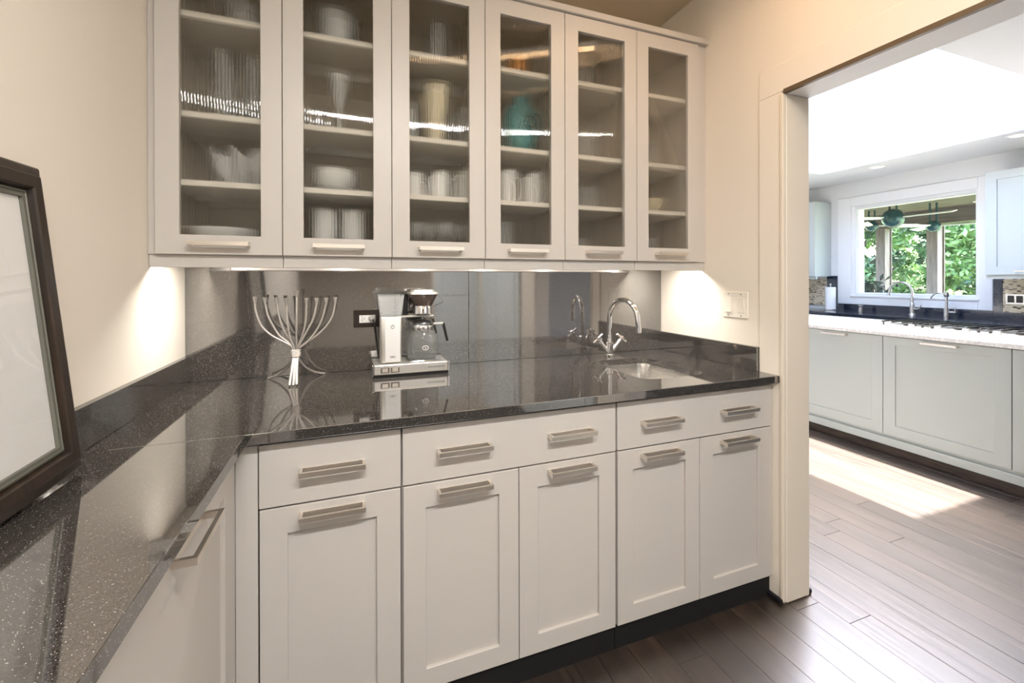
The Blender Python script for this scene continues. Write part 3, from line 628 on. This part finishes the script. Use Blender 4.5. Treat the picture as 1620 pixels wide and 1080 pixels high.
sw = thing('light_switch', 'white double rocker light switch on the cream wall beside the doorway', 'switch', (-.003, -.514, 1.189))
WPL = simple('switch_white', (238, 232, 220), .35, var=.005)
obj('cover_plate', M().box(-.006, -.0002, -.583, -.446, 1.1305, 1.247).bevel(.002, 2), WPL, sw)
for yc in (-.549, -.481):
    rk = M().loft([[(-.006, yc-.017, 1.155), (-.006, yc+.017, 1.155), (-.006, yc+.017, 1.222), (-.006, yc-.017, 1.222)], [(-.0125 if yc > -.5 else -.008, yc-.0165, 1.1555), (-.0125 if yc > -.5 else -.008, yc+.0165, 1.1555), (-.0065 if yc > -.5 else -.009, yc+.0165, 1.2215), (-.0065 if yc > -.5 else -.009, yc-.0165, 1.2215)]], True, True)
    obj('rocker', rk, WPL, sw)
    for z in (1.1405, 1.2365): obj('screw', M().cyl((-.0072, yc, z), .003, .0013, 10, 'x'), simple('screw_grey', (150, 140, 120), .4, metal=.6) if 'screw_grey' not in bpy.data.materials else bpy.data.materials['screw_grey'], sw)

# ------------------------------------------------------------------ leaning picture frame
FH, FW, FB = .604, .52, .050
fr = thing('picture_frame', 'dark brown wooden picture frame leaning on the left wall, blank white inside', 'picture frame', (-2.138, -.852-FW/2, ZC+.0065)); fr.rotation_euler = (R(1.2), -R(5.6), 0)
def frame_loop(i, x): return [(x, -FW/2+i, i), (x, FW/2-i, i), (x, FW/2-i, FH-i), (x, -FW/2+i, FH-i)]
m = M().loft([frame_loop(FB, -.022), frame_loop(0, -.022), frame_loop(0, -.014), frame_loop(.004, -.0105), frame_loop(.020, -.004), frame_loop(.0225, -.0005), frame_loop(.026, 0), frame_loop(FB-.006, 0), frame_loop(FB-.003, -.003), frame_loop(FB, -.012), frame_loop(FB, -.022)])
bmesh.ops.remove_doubles(m.b, verts=m.b.verts, dist=1e-6)
obj('frame_moulding', m, FRAMEW, fr, local=True)
m = M().loft([frame_loop(FB+.001, -.017), frame_loop(FB+.001, -.010), frame_loop(FB+.006, -.008), frame_loop(FB+.007, -.010), frame_loop(FB+.014, -.0095), frame_loop(FB+.015, -.017), frame_loop(FB+.001, -.017)])
obj('fillet', m, FILLET, fr, local=True)
obj('mat_board', M().box(-.0175, -.0155, -FW/2+FB+.002, FW/2-FB-.002, FB+.002, FH-FB-.002), MATW, fr, local=True)
obj('glass', M().box(-.0145, -.0130, -FW/2+FB+.014, FW/2-FB-.014, FB+.014, FH-FB-.014), PICG, fr, local=True)

# ------------------------------------------------------------------ shelf contents
S0, S1, S2, S3 = 1.4055, 1.6305, 1.8525, 2.1755     # cabinet floor and shelf tops
def lat(name, prof, mt, loc, label, cat, group=None, seg=28, wave=0, wn=8):
    return single(name, M().lathe(prof, (0, 0, 0), seg, wave, wn), mt, label, cat, loc, group)
def tumbler(h, r, t=.003, b=.01, flare=1.0): return [(0, 0), (r, 0), (r*flare, h), (r*flare-t, h), (r-t, b), (0, b)]
# cabinet 1
lat('tall_glass', tumbler(.245, .025, flare=1.06), SHELFG, (-2.052, -.20, S2), 'left one of two tall clear glasses in the leftmost wall cabinet', 'glass', 'tall glasses in the leftmost cabinet')
lat('tall_glass', tumbler(.245, .025, flare=1.06), SHELFG, (-1.962, -.20, S2), 'right one of two tall clear glasses in the leftmost wall cabinet', 'glass', 'tall glasses in the leftmost cabinet')
lat('short_glass', tumbler(.13, .03), SHELFG, (-2.01, -.10, S2), 'short clear tumbler between the two tall glasses in the leftmost cabinet', 'glass')
lat('ruffled_bowl', [(0, 0), (.05, 0), (.06, .01), (.085, .05), (.095, .12), (.091, .12), (.08, .052), (.05, .012), (0, .01)], glass('milky_glass', (.97, .97, .96), .3, .1, milk=.5), (-1.995, -.18, S1), 'ruffled clear glass bowl on the third shelf down of the leftmost cabinet', 'bowl', wave=1.6, wn=7, seg=56)
lat('white_platter', [(0, 0), (.06, 0), (.11, .05), (.125, .078), (.121, .08), (.10, .055), (.05, .008), (0, .006)], WHITEC, (-2.06, -.17, S0), 'wide white serving dish on the floor of the leftmost wall cabinet', 'dish', seg=40)
lat('glass_dish', [(0, 0), (.04, 0), (.07, .10), (.067, .10), (.038, .006), (0, .006)], SHELFG, (-1.985, -.19, S3), 'clear glass dish on the top shelf of the leftmost wall cabinet', 'dish', wave=.6)
# cabinet 2
lat('punch_bowl', [(0, 0), (.045, 0), (.066, .015), (.072, .07), (.083, .13), (.080, .13), (.068, .07), (.05, .02), (0, .015)], SHELFG, (-1.68, -.19, S3), 'clear glass bowl on the top shelf of the second wall cabinet', 'bowl', seg=32)
lat('small_white_bowl', [(0, 0), (.03, 0), (.058, .05), (.06, .095), (.057, .095), (.055, .05), (0, .01)], WHITEC, (-1.676, -.19, S3+.0165), 'white bowl nested inside the clear glass bowl on the top shelf', 'bowl')
lat('goblet', [(0, 0), (.034, 0), (.03, .006), (.011, .02), (.009, .08), (.012, .13), (.018, .15), (.034, .19), (.038, .232), (.035, .232), (.03, .19), (.008, .16), (0, .158)], glass('milky_goblet_glass', (.97, .97, .95), .3, .1, milk=.55), (-1.672, -.20, S2), 'tall clear stemmed goblet alone on the middle shelf of the second cabinet', 'goblet')
for k, x in enumerate((-1.795, -1.748)):
    lat('liqueur_glass', tumbler(.075, .016), SHELFG, (x, -.17-.05*k, S2), ['small clear glass left of the goblet, against the cabinet side', 'small clear glass left of the goblet, nearer to it'][k], 'glass', 'small glasses beside the goblet')
lat('glass_plate', [(0, 0), (.07, 0), (.115, .014), (.114, .017), (.07, .004), (0, .004)], SHELFG, (-1.683, -.17, S1), 'round clear glass plate under the white bowls in the second cabinet', 'plate')
for k in range(3):
    lat('white_bowl', [(0, 0), (.045, 0), (.072, .026), (.086, .050), (.083, .050), (.068, .028), (.04, .006), (0, .006)], WHITEC, (-1.69, -.17, S1+.018+k*.0125), ['white bowl at the bottom of the stack on the glass plate', 'white bowl in the middle of the stack on the glass plate', 'white bowl on top of the stack on the glass plate'][k], 'bowl', 'white bowls stacked on the glass plate')
lat('round_tray', [(0, 0), (.10, 0), (.125, .012), (.123, .015), (.10, .005), (0, .005)], SHELFG, (-1.672, -.165, S0), 'round clear tray under two stacks of white cups in the second cabinet', 'tray', seg=36)
for j, x in enumerate((-1.727, -1.620)):
    for k in range(4):
        lat('white_cup', [(0, 0), (.027, 0), (.040, .02), (.048, .066), (.0455, .066), (.037, .022), (.024, .005), (0, .005)], WHITEC, (x, -.17, S0+.016+k*.029), '%s white cup of the %s stack on the lowest level of the second cabinet' % (['lowest', 'second', 'third', 'topmost'][k], ['left', 'right'][j]), 'cup', 'white cups stacked on the round tray')
# cabinet 3
lat('cut_glass_vase', [(0, 0), (.032, 0), (.034, .01), (.026, .03), (.033, .10), (.036, .185), (.033, .185), (.029, .10), (.022, .034), (0, .02)], SHELFG, (-1.289, -.19, S3), 'cut clear glass vase on the top shelf of the third cabinet', 'vase', wave=.25, wn=9, seg=54)
lat('cream_vase', [(0, 0), (.036, 0), (.040, .008), (.034, .05), (.042, .10), (.052, .18), (.056, .25), (.053, .25), (.048, .18), (.036, .10), (.028, .05), (0, .02)], CREAMC, (-1.296, -.19, S2), 'large cream fluted vase on the middle shelf of the third cabinet', 'vase', wave=.22, wn=10, seg=60)
for k, (x, y) in enumerate(((-1.398, -.2), (-1.372, -.11), (-1.21, -.12), (-1.172, -.2))):
    lat('drinking_glass', tumbler(.165+.01*(k % 2), .024, flare=1.2), SHELFG, (x, y, S2), ['clear glass at the far left beside the cream vase', 'clear glass behind and left of the cream vase', 'clear glass behind and right of the cream vase', 'clear glass at the far right beside the cream vase'][k], 'glass', 'clear glasses around the cream vase')
def mug(x, y, z, h, r, label, group, ang=0, small=False):
    t = thing('mug', label, 'mug', (x, y, z), ang, group)
    obj('body', M().lathe([(0, 0), (r*.93, 0), (r, .006), (r, h), (r-.0035, h), (r-.004, .008), (0, .008)], (0, 0, 0), 28), WHITEC, t, local=True, smooth=True)
    obj('handle', M().tube(smooth_pts([(r-.002, 0, h*.85), (r+.022, 0, h*.82), (r+.03, 0, h*.5), (r+.02, 0, h*.2), (r-.002, 0, h*.17)], 3), .0042, 8), WHITEC, t, local=True, smooth=True)
    return t
mug(-1.392, -.20, S1, .105, .036, 'white mug at the left edge of the third cabinet', 'white mugs in the third cabinet')
mug(-1.281, -.20, S1, .115, .038, 'white mug in the middle of the third cabinet, handle to the right', 'white mugs in the third cabinet')
mug(-1.163, -.17, S1, .14, .030, 'tall narrow white mug at the right edge of the third cabinet', 'white mugs in the third cabinet', ang=R(200))
mug(-1.335, -.09, S1, .085, .026, 'small white espresso cup behind the mugs in the third cabinet', 'white mugs in the third cabinet')
for k, (x, y) in enumerate(((-1.375, -.19), (-1.312, -.15), (-1.258, -.2), (-1.188, -.16))):
    lat('stemmed_glass', [(0, 0), (.028, 0), (.026, .003), (.004, .012), (.0035, .055), (.02, .075), (.033, .10), (.034, .133), (.0325, .133), (.031, .1), (.018, .078), (0, .07)], SHELFG, (x, y, S0), '%s stemmed dessert glass at the bottom of the third cabinet' % ['leftmost', 'second from left', 'third from left', 'rightmost'][k], 'glass', 'stemmed glasses at the bottom of the third cabinet')
# cabinet 4
lat('amber_jar', [(0, 0), (.036, 0), (.042, .01), (.044, .08), (.038, .10), (.035, .10), (.038, .08), (.03, .01), (0, .008)], AMBERC, (-.94, -.2, S3), 'amber jar on the top shelf of the fourth wall cabinet', 'jar')
tj = thing('teal_jug', 'rounded teal glazed jug with a spiral on its side in the fourth cabinet', 'jug', (-.915, -.18, S2))
obj('body', M().lathe([(0, 0), (.045, 0), (.06, .02), (.078, .09), (.08, .14), (.07, .19), (.045, .225), (.035, .245), (.038, .262), (.034, .262), (.03, .24), (0, .235)], (0, 0, 0), 36), TEALC, tj, local=True, smooth=True)
m = M(); m.tube([((.008+.0042*k/4)*cos(k*.42)+.02, -.078-.004+.0035*abs(cos(k*.42)), .135+(.008+.0042*k/4)*sin(k*.42)) for k in range(28)], .0035, 6)
obj('spiral', m, simple('dark_teal_glaze', (24, 60, 62), .25, var=.1), tj, local=True, smooth=True)
obj('handle', M().tube(smooth_pts([(.06, 0, .21), (.098, 0, .2), (.104, 0, .14), (.078, 0, .08)], 3), .006, 8), TEALC, tj, local=True, smooth=True)
mug(-.988, -.215, S1, .145, .036, 'left tall white mug in the fourth cabinet', 'tall white mugs in the fourth cabinet')
mug(-.860, -.20, S1, .145, .034, 'right tall white mug in the fourth cabinet', 'tall white mugs in the fourth cabinet')
single('glass_box', M().box(-.04, .035, -.04, .04, 0, .135).box(-.042, .037, -.042, .042, .137, .149), SHELFG, 'square clear glass canister at the bottom left of the fourth cabinet', 'canister', (-1.01, -.18, S0), smooth=False)
lat('gold_dish', [(0, 0), (.03, 0), (.045, .045), (.042, .045), (.028, .005), (0, .005)], AMBERC, (-.90, -.2, S0), 'small ochre dish at the bottom of the fourth cabinet', 'dish')
# cabinets 5 and 6
for k, (x, z, r, h) in enumerate(((-.66, S3, .03, .13), (-.60, S3, .028, .11), (-.66, S2, .035, .16), (-.58, S2, .035, .15), (-.66, S1, .034, .12), (-.57, S1, .034, .11), (-.64, S0, .04, .09), (-.32, S2, .034, .15), (-.24, S2, .032, .12), (-.33, S0, .036, .10), (-.24, S0, .036, .10))):
    where = {S3: 'top shelf', S2: 'second shelf down', S1: 'third shelf down', S0: 'bottom level'}[z]
    side = 'left' if x in (-.66, -.64, -.32, -.33) else 'right'
    lat('tumbler', tumbler(h, r, flare=1.1), SHELFG, (x, -.18, z), '%s clear tumbler on the %s of the %s' % (side, where, 'fifth cabinet' if x < -.4 else 'rightmost cabinet'), 'glass', 'clear tumblers in the two right-hand cabinets')
lat('ochre_bowl', [(0, 0), (.04, 0), (.075, .04), (.085, .07), (.082, .07), (.07, .042), (.036, .006), (0, .006)], CREAMC, (-.23, -.18, S1), 'shallow ochre bowl on the third shelf down of the rightmost cabinet', 'bowl')

# ------------------------------------------------------------------ pantry ceiling fixtures (behind the camera, seen in reflections) and an added hall light
t = thing('linear_ceiling_light', 'slim linear ceiling light, lit, seen reflected in the cabinet glass', 'ceiling light', LINEAR, R(31))
obj('housing', M().box(-.34, .34, -.045, .045, -.012, .03).bevel(.004, 1), KTRIM, t, local=True)
obj('diffuser', M().box(-.32, .32, -.035, .035, -.028, -.0125).bevel(.004, 1), LAMPW, t, local=True)
t = thing('linear_ceiling_light', 'long linear ceiling light behind the camera, parallel to the cabinets', 'ceiling light', FLUSH)
obj('housing', M().box(-.68, .68, -.055, .055, -.012, .03).bevel(.004, 1), KTRIM, t, local=True)
obj('diffuser', M().box(-.66, .66, -.046, .046, -.028, -.0125).bevel(.004, 1), LAMPW, t, local=True)
t = thing('added_hall_light', 'unseen round light added to brighten the hall behind the camera', 'ceiling light', (.7, -5.2, 2.5))  # body of the added hall lamp, out of view
obj('rim', M().lathe([(.23, 0), (.24, -.02), (.225, -.035)], (0, 0, 0), 36), NICKEL, t, local=True, smooth=True)
obj('diffuser', M().lathe([(.224, -.03), (.2, -.045), (0, -.05)], (0, 0, 0), 36), LAMPW, t, local=True, smooth=True)

# ------------------------------------------------------------------ kitchen island
XI = 2.105
isl = thing('kitchen_island', 'pale grey-green shaker kitchen island seen through the doorway', 'island', (2.55, .1, 0))
obj('carcass', M().box(XI+.0215, 3.06, -1.9, 1.75, .085, .883), PAINT_DAYLIT, isl)
obj('toe_board', M().box(XI+.03, 3.0, -1.88, 1.73, .0, .0845), TOEW, isl)
obj('bottom_rail', M().box(XI-.004, XI+.0212, -1.9, 1.75, .068, .125).bevel(.003, 1), PAINT_DAYLIT, isl)
k = 0
y = .066+.6705*2
while y > -1.9:
    y0 = max(y-.6705, -1.9)
    d = obj('door', shaker(.6665, .728, fr=.075, top=.06, bot=.075, rec=.008), PAINT_DAYLIT, isl, local=True, loc=(XI-isl.location.x, (y+y0)/2-isl.location.y, .148), rz=-R(90))
    handle(d, 0, .708, w=.19)
    y -= .6705
it = thing('island_worktop', 'white veined stone worktop on the kitchen island', 'worktop', (2.55, .1, .884))
obj('slab', M().box(2.07, 3.12, -1.93, 1.78, .884, .914).bevel(.003, 2), MARB, it)
ck = thing('gas_cooktop', 'gas cooktop with cast grates set into the island worktop', 'cooktop', (2.78, -.1, .9145))
obj('tray', M().box(2.50, 3.02, -.62, .34, .9145, .920).bevel(.002, 1), STEEL, ck)
for j in range(3):
    yc = .18-j*.32; m = M()
    for a in (-.14, -.07, 0, .07, .14): m.box(2.56, 2.98, yc+a-.005, yc+a+.005, .944, .954)
    for xx in (2.56, 2.77, 2.97): m.box(xx-.005, xx+.005, yc-.145, yc+.145, .940, .944)
    for xx in (2.565, 2.975):
        for a in (-.13, .13): m.box(xx-.006, xx+.006, yc+a-.006, yc+a+.006, .920, .944)
    obj('grate', m, BLACK, ck)
    for xx in (2.66, 2.87): obj('burner', M().cyl((xx, yc, .920), .04, .012, 18).cyl((xx, yc, .932), .028, .006, 18), BLACK, ck)
for j in range(5): obj('knob', M().cyl((2.525, .26-.16*j, .920), .02, .022, 14), STEEL, ck, smooth=True)

# sink-side counter
sc_ = thing('window_base_cabinets', 'pale grey base cabinets under the kitchen window', 'cabinet', (3.9, .5, 0))
obj('carcass', M().box(3.63, 4.19, -2.4, 2.39, .09, .883), PAINT_DAYLIT, sc_)
obj('toe_kick', M().box(3.7, 4.19, -2.4, 2.39, 0, .089), TOEK, sc_)
y = 2.385
while y > -2.3:
    d = obj('drawer', slab_front(.676, .15), PAINT_DAYLIT, sc_, local=True, loc=(3.61-sc_.location.x, y-.34-sc_.location.y, .722), rz=-R(90))
    d = obj('door', shaker(.676, .60, fr=.07), PAINT_DAYLIT, sc_, local=True, loc=(3.61-sc_.location.x, y-.34-sc_.location.y, .10), rz=-R(90))
    handle(d, 0, .57, w=.15); y -= .681
st = thing('window_worktop', 'dark granite worktop under the kitchen window', 'worktop', (3.9, .5, .884))
obj('slab', M().box(3.57, 4.198, -2.4, 2.39, .884, .914).bevel(.003, 1), GRAN2, st)
obj('upstand', M().box(4.178, 4.198, .29, 1.7, .9145, .989), GRAN2, st)
sp = thing('dark_splash_panel', 'dark granite splash panel left of the kitchen window', 'backsplash', (4.19, 1.76, .915))
obj('panel', M().box(4.182, 4.198, 1.702, 1.83, .9145, 1.34), GRAN2, sp)
sp = thing('dark_splash_panel', 'dark granite splash panel right of the kitchen window', 'backsplash', (4.19, .27, .915))
obj('panel', M().box(4.182, 4.198, .225, .2885, .9145, 1.34).box(4.182, 4.198, -2.4, .2245, .9145, .985), GRAN2, sp)
sp = thing('mosaic_splash', 'cream and brown mosaic tile splash left of the kitchen window', 'backsplash', (4.19, 2.1, .985))
obj('tile_sheet', M().box(4.186, 4.198, 1.832, 2.39, .96, 1.30), MOSAIC, sp)
sp = thing('mosaic_splash', 'cream and brown mosaic tile splash right of the kitchen window', 'backsplash', (4.19, -.5, .985))
obj('tile_sheet', M().box(4.186, 4.198, -2.4, .2235, .986, 1.30), MOSAIC, sp)
ot = thing('kitchen_outlet', 'double black outlet on a steel plate on the right mosaic splash', 'outlet', (4.18, .14, 1.12))
obj('cover_plate', M().box(4.179, 4.1855, .075, .205, 1.06, 1.16).bevel(.002, 1), STEEL, ot)
for yc in (.112, .168): obj('receptacle', M().box(4.1755, 4.179, yc-.021, yc+.021, 1.078, 1.142), BLACK, ot)
pt = thing('paper_towel', 'white paper towel roll on a stand left of the kitchen window', 'paper towel', (4.0, 1.67, .9145))
obj('roll', M().lathe([(.012, .01), (.055, .01), (.055, .285), (.012, .285)], (0, 0, 0), 24), simple('paper_white', (242, 240, 236), .8, var=.01), pt, local=True, smooth=True)
obj('stand', M().lathe([(0, 0), (.06, 0), (.06, .008), (.006, .009), (.006, .31), (.012, .315), (.012, .325), (0, .33)], (0, 0, 0), 20), STEEL, pt, local=True, smooth=True)
kt = thing('kitchen_tap', 'brushed steel gooseneck kitchen tap before the window', 'tap', (4.05, .86, .9145))
obj('body', M().lathe([(0, 0), (.028, 0), (.026, .01), (.021, .015), (.021, .12), (.014, .13), (0, .13)], (0, 0, 0), 16), STEEL, kt, local=True, smooth=True)
pts = [(0, 0, .12), (0, 0, .24)]+[(0, .105*(1-cos(q*pi/10)), .24+.11*sin(q*pi/10)) for q in range(1, 10)]+[(0, .215, .20)]
obj('spout', M().tube(pts, .012, 12), STEEL, kt, local=True, smooth=True)
obj('lever', M().tube([(0, -.02, .06), (0, -.06, .065), (-.01, -.085, .11)], [.01, .007, .005], 8), STEEL, kt, local=True, smooth=True)
kt = thing('filter_tap', 'small steel tap with round lever right of the larger kitchen tap', 'tap', (4.05, .575, .9145))
obj('body', M().lathe([(0, 0), (.022, 0), (.02, .08), (.012, .10), (.011, .2), (.02, .21), (.024, .228), (.018, .25), (0, .255)], (0, 0, 0), 16), STEEL, kt, local=True, smooth=True)
obj('spout', M().tube(smooth_pts([(0, .01, .22), (0, .05, .24), (0, .10, .225), (0, .13, .18)], 3), .006, 8), STEEL, kt, local=True, smooth=True)
obj('lever', M().tube([(0, -.015, .05), (0, -.07, .05)], .009, 8).tube([(0, -.065, .05), (0, -.07, .10)], .004, 6), STEEL, kt, local=True, smooth=True)
single('soap_pump', M().lathe([(0, 0), (.02, 0), (.02, .04), (.012, .045), (.01, .06), (.025, .065), (.025, .075), (0, .08)], (0, 0, 0), 14), STEEL, 'short steel soap dispenser left of the kitchen tap', 'soap dispenser', (4.05, 1.36, .9145))
# kitchen wall cabinets
def kcab(y0, y1, label, nd):
    t = thing('kitchen_wall_cabinet', label, 'cabinet', (4.05, (y0+y1)/2, 1.32))
    obj('carcass', M().box(3.9205, 4.199, y0, y1, 1.335, 2.285), PAINT_DAYLIT, t)
    obj('light_rail', M().box(3.9205, 3.94, y0, y1, 1.30, 1.3345), PAINT_DAYLIT, t)
    w = (y1-y0)/nd
    for q in range(nd):
        yc = y0+w*(q+.5)
        d = obj('door', shaker(w-.004, .945, fr=.075), PAINT_DAYLIT, t, local=True, loc=(3.90-4.05, yc-t.location.y, .018), rz=-R(90))
        handle(d, 0, .03, w=.16)
kcab(1.79, 2.39, 'pale blue-grey wall cabinet at the left of the kitchen window', 1)
kcab(-2.0, .232, 'pale blue-grey wall cabinets at the right of the kitchen window', 4)
for (x, y, lab) in ((3.655, .965, 'recessed ceiling light nearest the jamb, above the kitchen window'), (3.605, -.09, 'recessed ceiling light at the right edge of the photo')):
    t = thing('recessed_light', lab, 'ceiling light', (x, y, KC))
    obj('trim_ring', M().lathe([(.075, -.001), (.073, -.006), (.055, -.004), (.055, -.001)], (0, 0, 0), 24), KTRIM, t, local=True, smooth=True)
    obj('lens', M().lathe([(.054, -.002), (0, -.0015)], (0, 0, 0), 24), CANE, t, local=True)

# ------------------------------------------------------------------ outside: porch, fans, plant, trees
g = struct('ground', M().box(4.4, 40, -22, 26, -.5, -.3), LAWN)
struct('porch_floor', M().box(4.36, 7.3, -2, 6, -.2, -.08), PORCHW)
struct('porch_roof', M().box(4.36, 7.3, -2, 6, 2.40, 2.5).box(7.02, 7.22, -2, 6, 2.17, 2.3995), PORCHC)
for k, (y0, y1) in enumerate(((2.745, 2.885), (2.035, 2.175), (.6, .74))):
    single('porch_post', M().box(-.07, .07, -.07, .07, 0, 2.245).box(.07, .085, -.09, -.05, 0, 2.245), PORCHW, ['left grey timber porch post seen through the kitchen window', 'right grey timber porch post seen through the kitchen window', 'porch post hidden right of the kitchen window'][k], 'post', (7.12, (y0+y1)/2, -.08), 'porch posts beyond the kitchen window', smooth=False)
for (x, y, lab) in ((5.9, 1.68, 'recessed porch ceiling light nearer the window'), (6.75, 1.42, 'recessed porch ceiling light farther from the window')):
    t = thing('recessed_light', lab, 'ceiling light', (x, y, 2.40))
    obj('trim_ring', M().lathe([(.075, -.001), (.073, -.006), (.055, -.004)], (0, 0, 0), 20), KTRIM, t, local=True, smooth=True)
    obj('lens', M().lathe([(.054, -.002), (0, -.0015)], (0, 0, 0), 20), CANE, t, local=True)
TEALG = simple('teal_lamp_glass', (12, 58, 64), .15, var=.1)
def fan(x, y, z, r, lab, a0):
    t = thing('ceiling_fan', lab, 'ceiling fan', (x, y, z), group='porch ceiling fans beyond the kitchen window')
    obj('mount', M().tube([(-.02, .03, 0), (-.02, .03, 2.40-z)], .012, 8).tube([(.02, -.03, 0), (.02, -.03, 2.40-z)], .012, 8), TEALG, t, local=True)
    obj('lamp_bowl', M().lathe([(0, -r), (r*.38, -r*.92), (r*.71, -r*.71), (r*.92, -r*.38), (r, 0), (r*.92, r*.38), (r*.71, r*.71), (r*.38, r*.92), (0, r)], (0, 0, 0), 24), TEALG, t, local=True, smooth=True)
    for k in range(3):
        a = a0+k*2*pi/3; u = Vector((cos(a), sin(a), 0)); v = Vector((-sin(a), cos(a), .25)).normalized(); zz = Vector((0, 0, .012))
        c0, c1 = u*r*.9, u*(r+.52)
        lp = lambda c, w, dz: [c-v*w+zz*dz, c+v*w+zz*dz]
        a_, b_ = c0-v*.03, c0+v*.03; c_, d_ = c1+v*.055, c1-v*.055
        m = M(); m.loft([[a_, b_, c_, d_], [p+zz for p in (a_, b_, c_, d_)]], True, True)
        obj('blade', m, KTRIM, t, local=True)
fan(5.35, 1.725, 2.13, .13, 'nearest porch ceiling fan with a dark teal bowl, centre of the window', .5)
fan(6.3, 2.52, 2.15, .085, 'left porch ceiling fan with a teal bowl, beside the left post', 1.4)
fan(6.3, 1.735, 2.06, .085, 'right porch ceiling fan with a teal bowl, in front of the right post', 2.9)
def leaves(n, fn, size, mt, name, parent, seed):
    rg = random.Random(seed); vs = []; fs = []
    for i in range(n):
        c = fn(rg); a = Vector((rg.gauss(0, 1), rg.gauss(0, 1), rg.gauss(0, 1))).normalized(); b = a.cross(Vector((rg.gauss(0, 1), rg.gauss(0, 1), rg.gauss(0, 1)))).normalized()
        s = size*(.6+.8*rg.random()); k = len(vs)
        vs += [c-a*s, c-b*s*.4, c+a*s, c+b*s*.4]; fs.append((k, k+1, k+2, k+3))
    me = bpy.data.meshes.new(name); me.from_pydata([tuple(v) for v in vs], [], fs); me.materials.append(mt)
    o = link(name, me, parent); return o
def tree(x, y, h, rad, mt, lab, seed, n=9000, sz=.085):
    t = thing('tree', lab, 'tree', (x, y, -.3), group='trees beyond the porch')
    rgt = random.Random(seed); m = M().tube([(0, 0, 0), (.05, .03, h*.4), (0, .1, h*.8)], [.16, .12, .05], 8)
    for k in range(6):
        a = rgt.random()*6.3; z0 = h*(.25+.09*k); m.tube([(0, 0, z0), (cos(a)*rad*.4, sin(a)*rad*.4, z0+.4), (cos(a)*rad*.7, sin(a)*rad*.7, z0+.6)], [.05, .03, .012], 6)
    obj('trunk', m, BARK, t, local=True, smooth=True)
    cg = lambda: max(-rad*.75, min(rad*.75, rgt.gauss(0, rad*.5)))
    cl = [(cg(), cg(), h*(.15+.85*rgt.random()), rad*(.22+.25*rgt.random())) for _ in range(34)]
    def fn(rg):
        c = rg.choice(cl); v = Vector((rg.gauss(0, 1), rg.gauss(0, 1), rg.gauss(0, 1))).normalized()*c[3]*(rg.random()**.33)
        return Vector((c[0], c[1], max(.05, c[2]+v.z*.8)))+Vector((v.x, v.y, 0))
    f = leaves(n, fn, sz, mt, 'foliage', t, seed+50); f['kind'] = 'stuff'
spots = [(9.6, 2.1, 5.2, LEAFA, 'bright green tree in the front row, seen at the right edge of the kitchen window'),
 (9.4, 4.55, 3.6, LEAFB, 'low deep green tree in the front row between the porch posts'),
 (9.7, 7.0, 5.0, LEAFA, 'bright green tree at the left end of the front row'),
 (12.4, 3.3, 6.2, LEAFB, 'deep green tree in the middle row, right of the right porch post'),
 (12.6, 5.8, 6.4, LEAFA, 'bright green tree in the middle row between the porch posts'),
 (12.4, 8.3, 6.2, LEAFB, 'deep green tree at the left end of the middle row'),
 (15.6, 4.4, 7.6, LEAFA, 'tall bright green tree in the back row on the right'),
 (15.8, 6.95, 7.8, LEAFB, 'tall deep green tree in the middle of the back row'),
 (15.6, 9.5, 7.6, LEAFA, 'tall bright green tree at the left end of the back row'),
 (12.5, .8, 6.4, LEAFA, 'bright green tree at the right end of the middle row')]
for k, (x, y, h, mt_, lab) in enumerate(spots): tree(x, y, h, 1.12, mt_, lab, 11+k, 12000, .085)
pp = thing('porch_plant', 'dark leafy plant outside the lower left corner of the kitchen window', 'plant', (4.9, 1.80, -.08))
obj('pot', M().lathe([(0, 0), (.13, 0), (.18, .45), (.17, .45), (.12, .03), (0, .03)], (0, 0, 0), 20), simple('grey_pot', (90, 86, 82), .7, var=.1), pp, local=True, smooth=True)
obj('stems', M().tube([(0, 0, .1), (.02, .02, 1.0), (0, -.05, 1.25)], [.02, .012, .005], 6).tube([(0, 0, .5), (.05, .15, 1.2)], [.01, .004], 6), BARK, pp, local=True)
lv = leaves(420, lambda rg: Vector((rg.gauss(0, .11), rg.gauss(0, .13), 1.20+rg.gauss(0, .09))), .045, LEAFD, 'foliage', pp, 99); lv['kind'] = 'stuff'
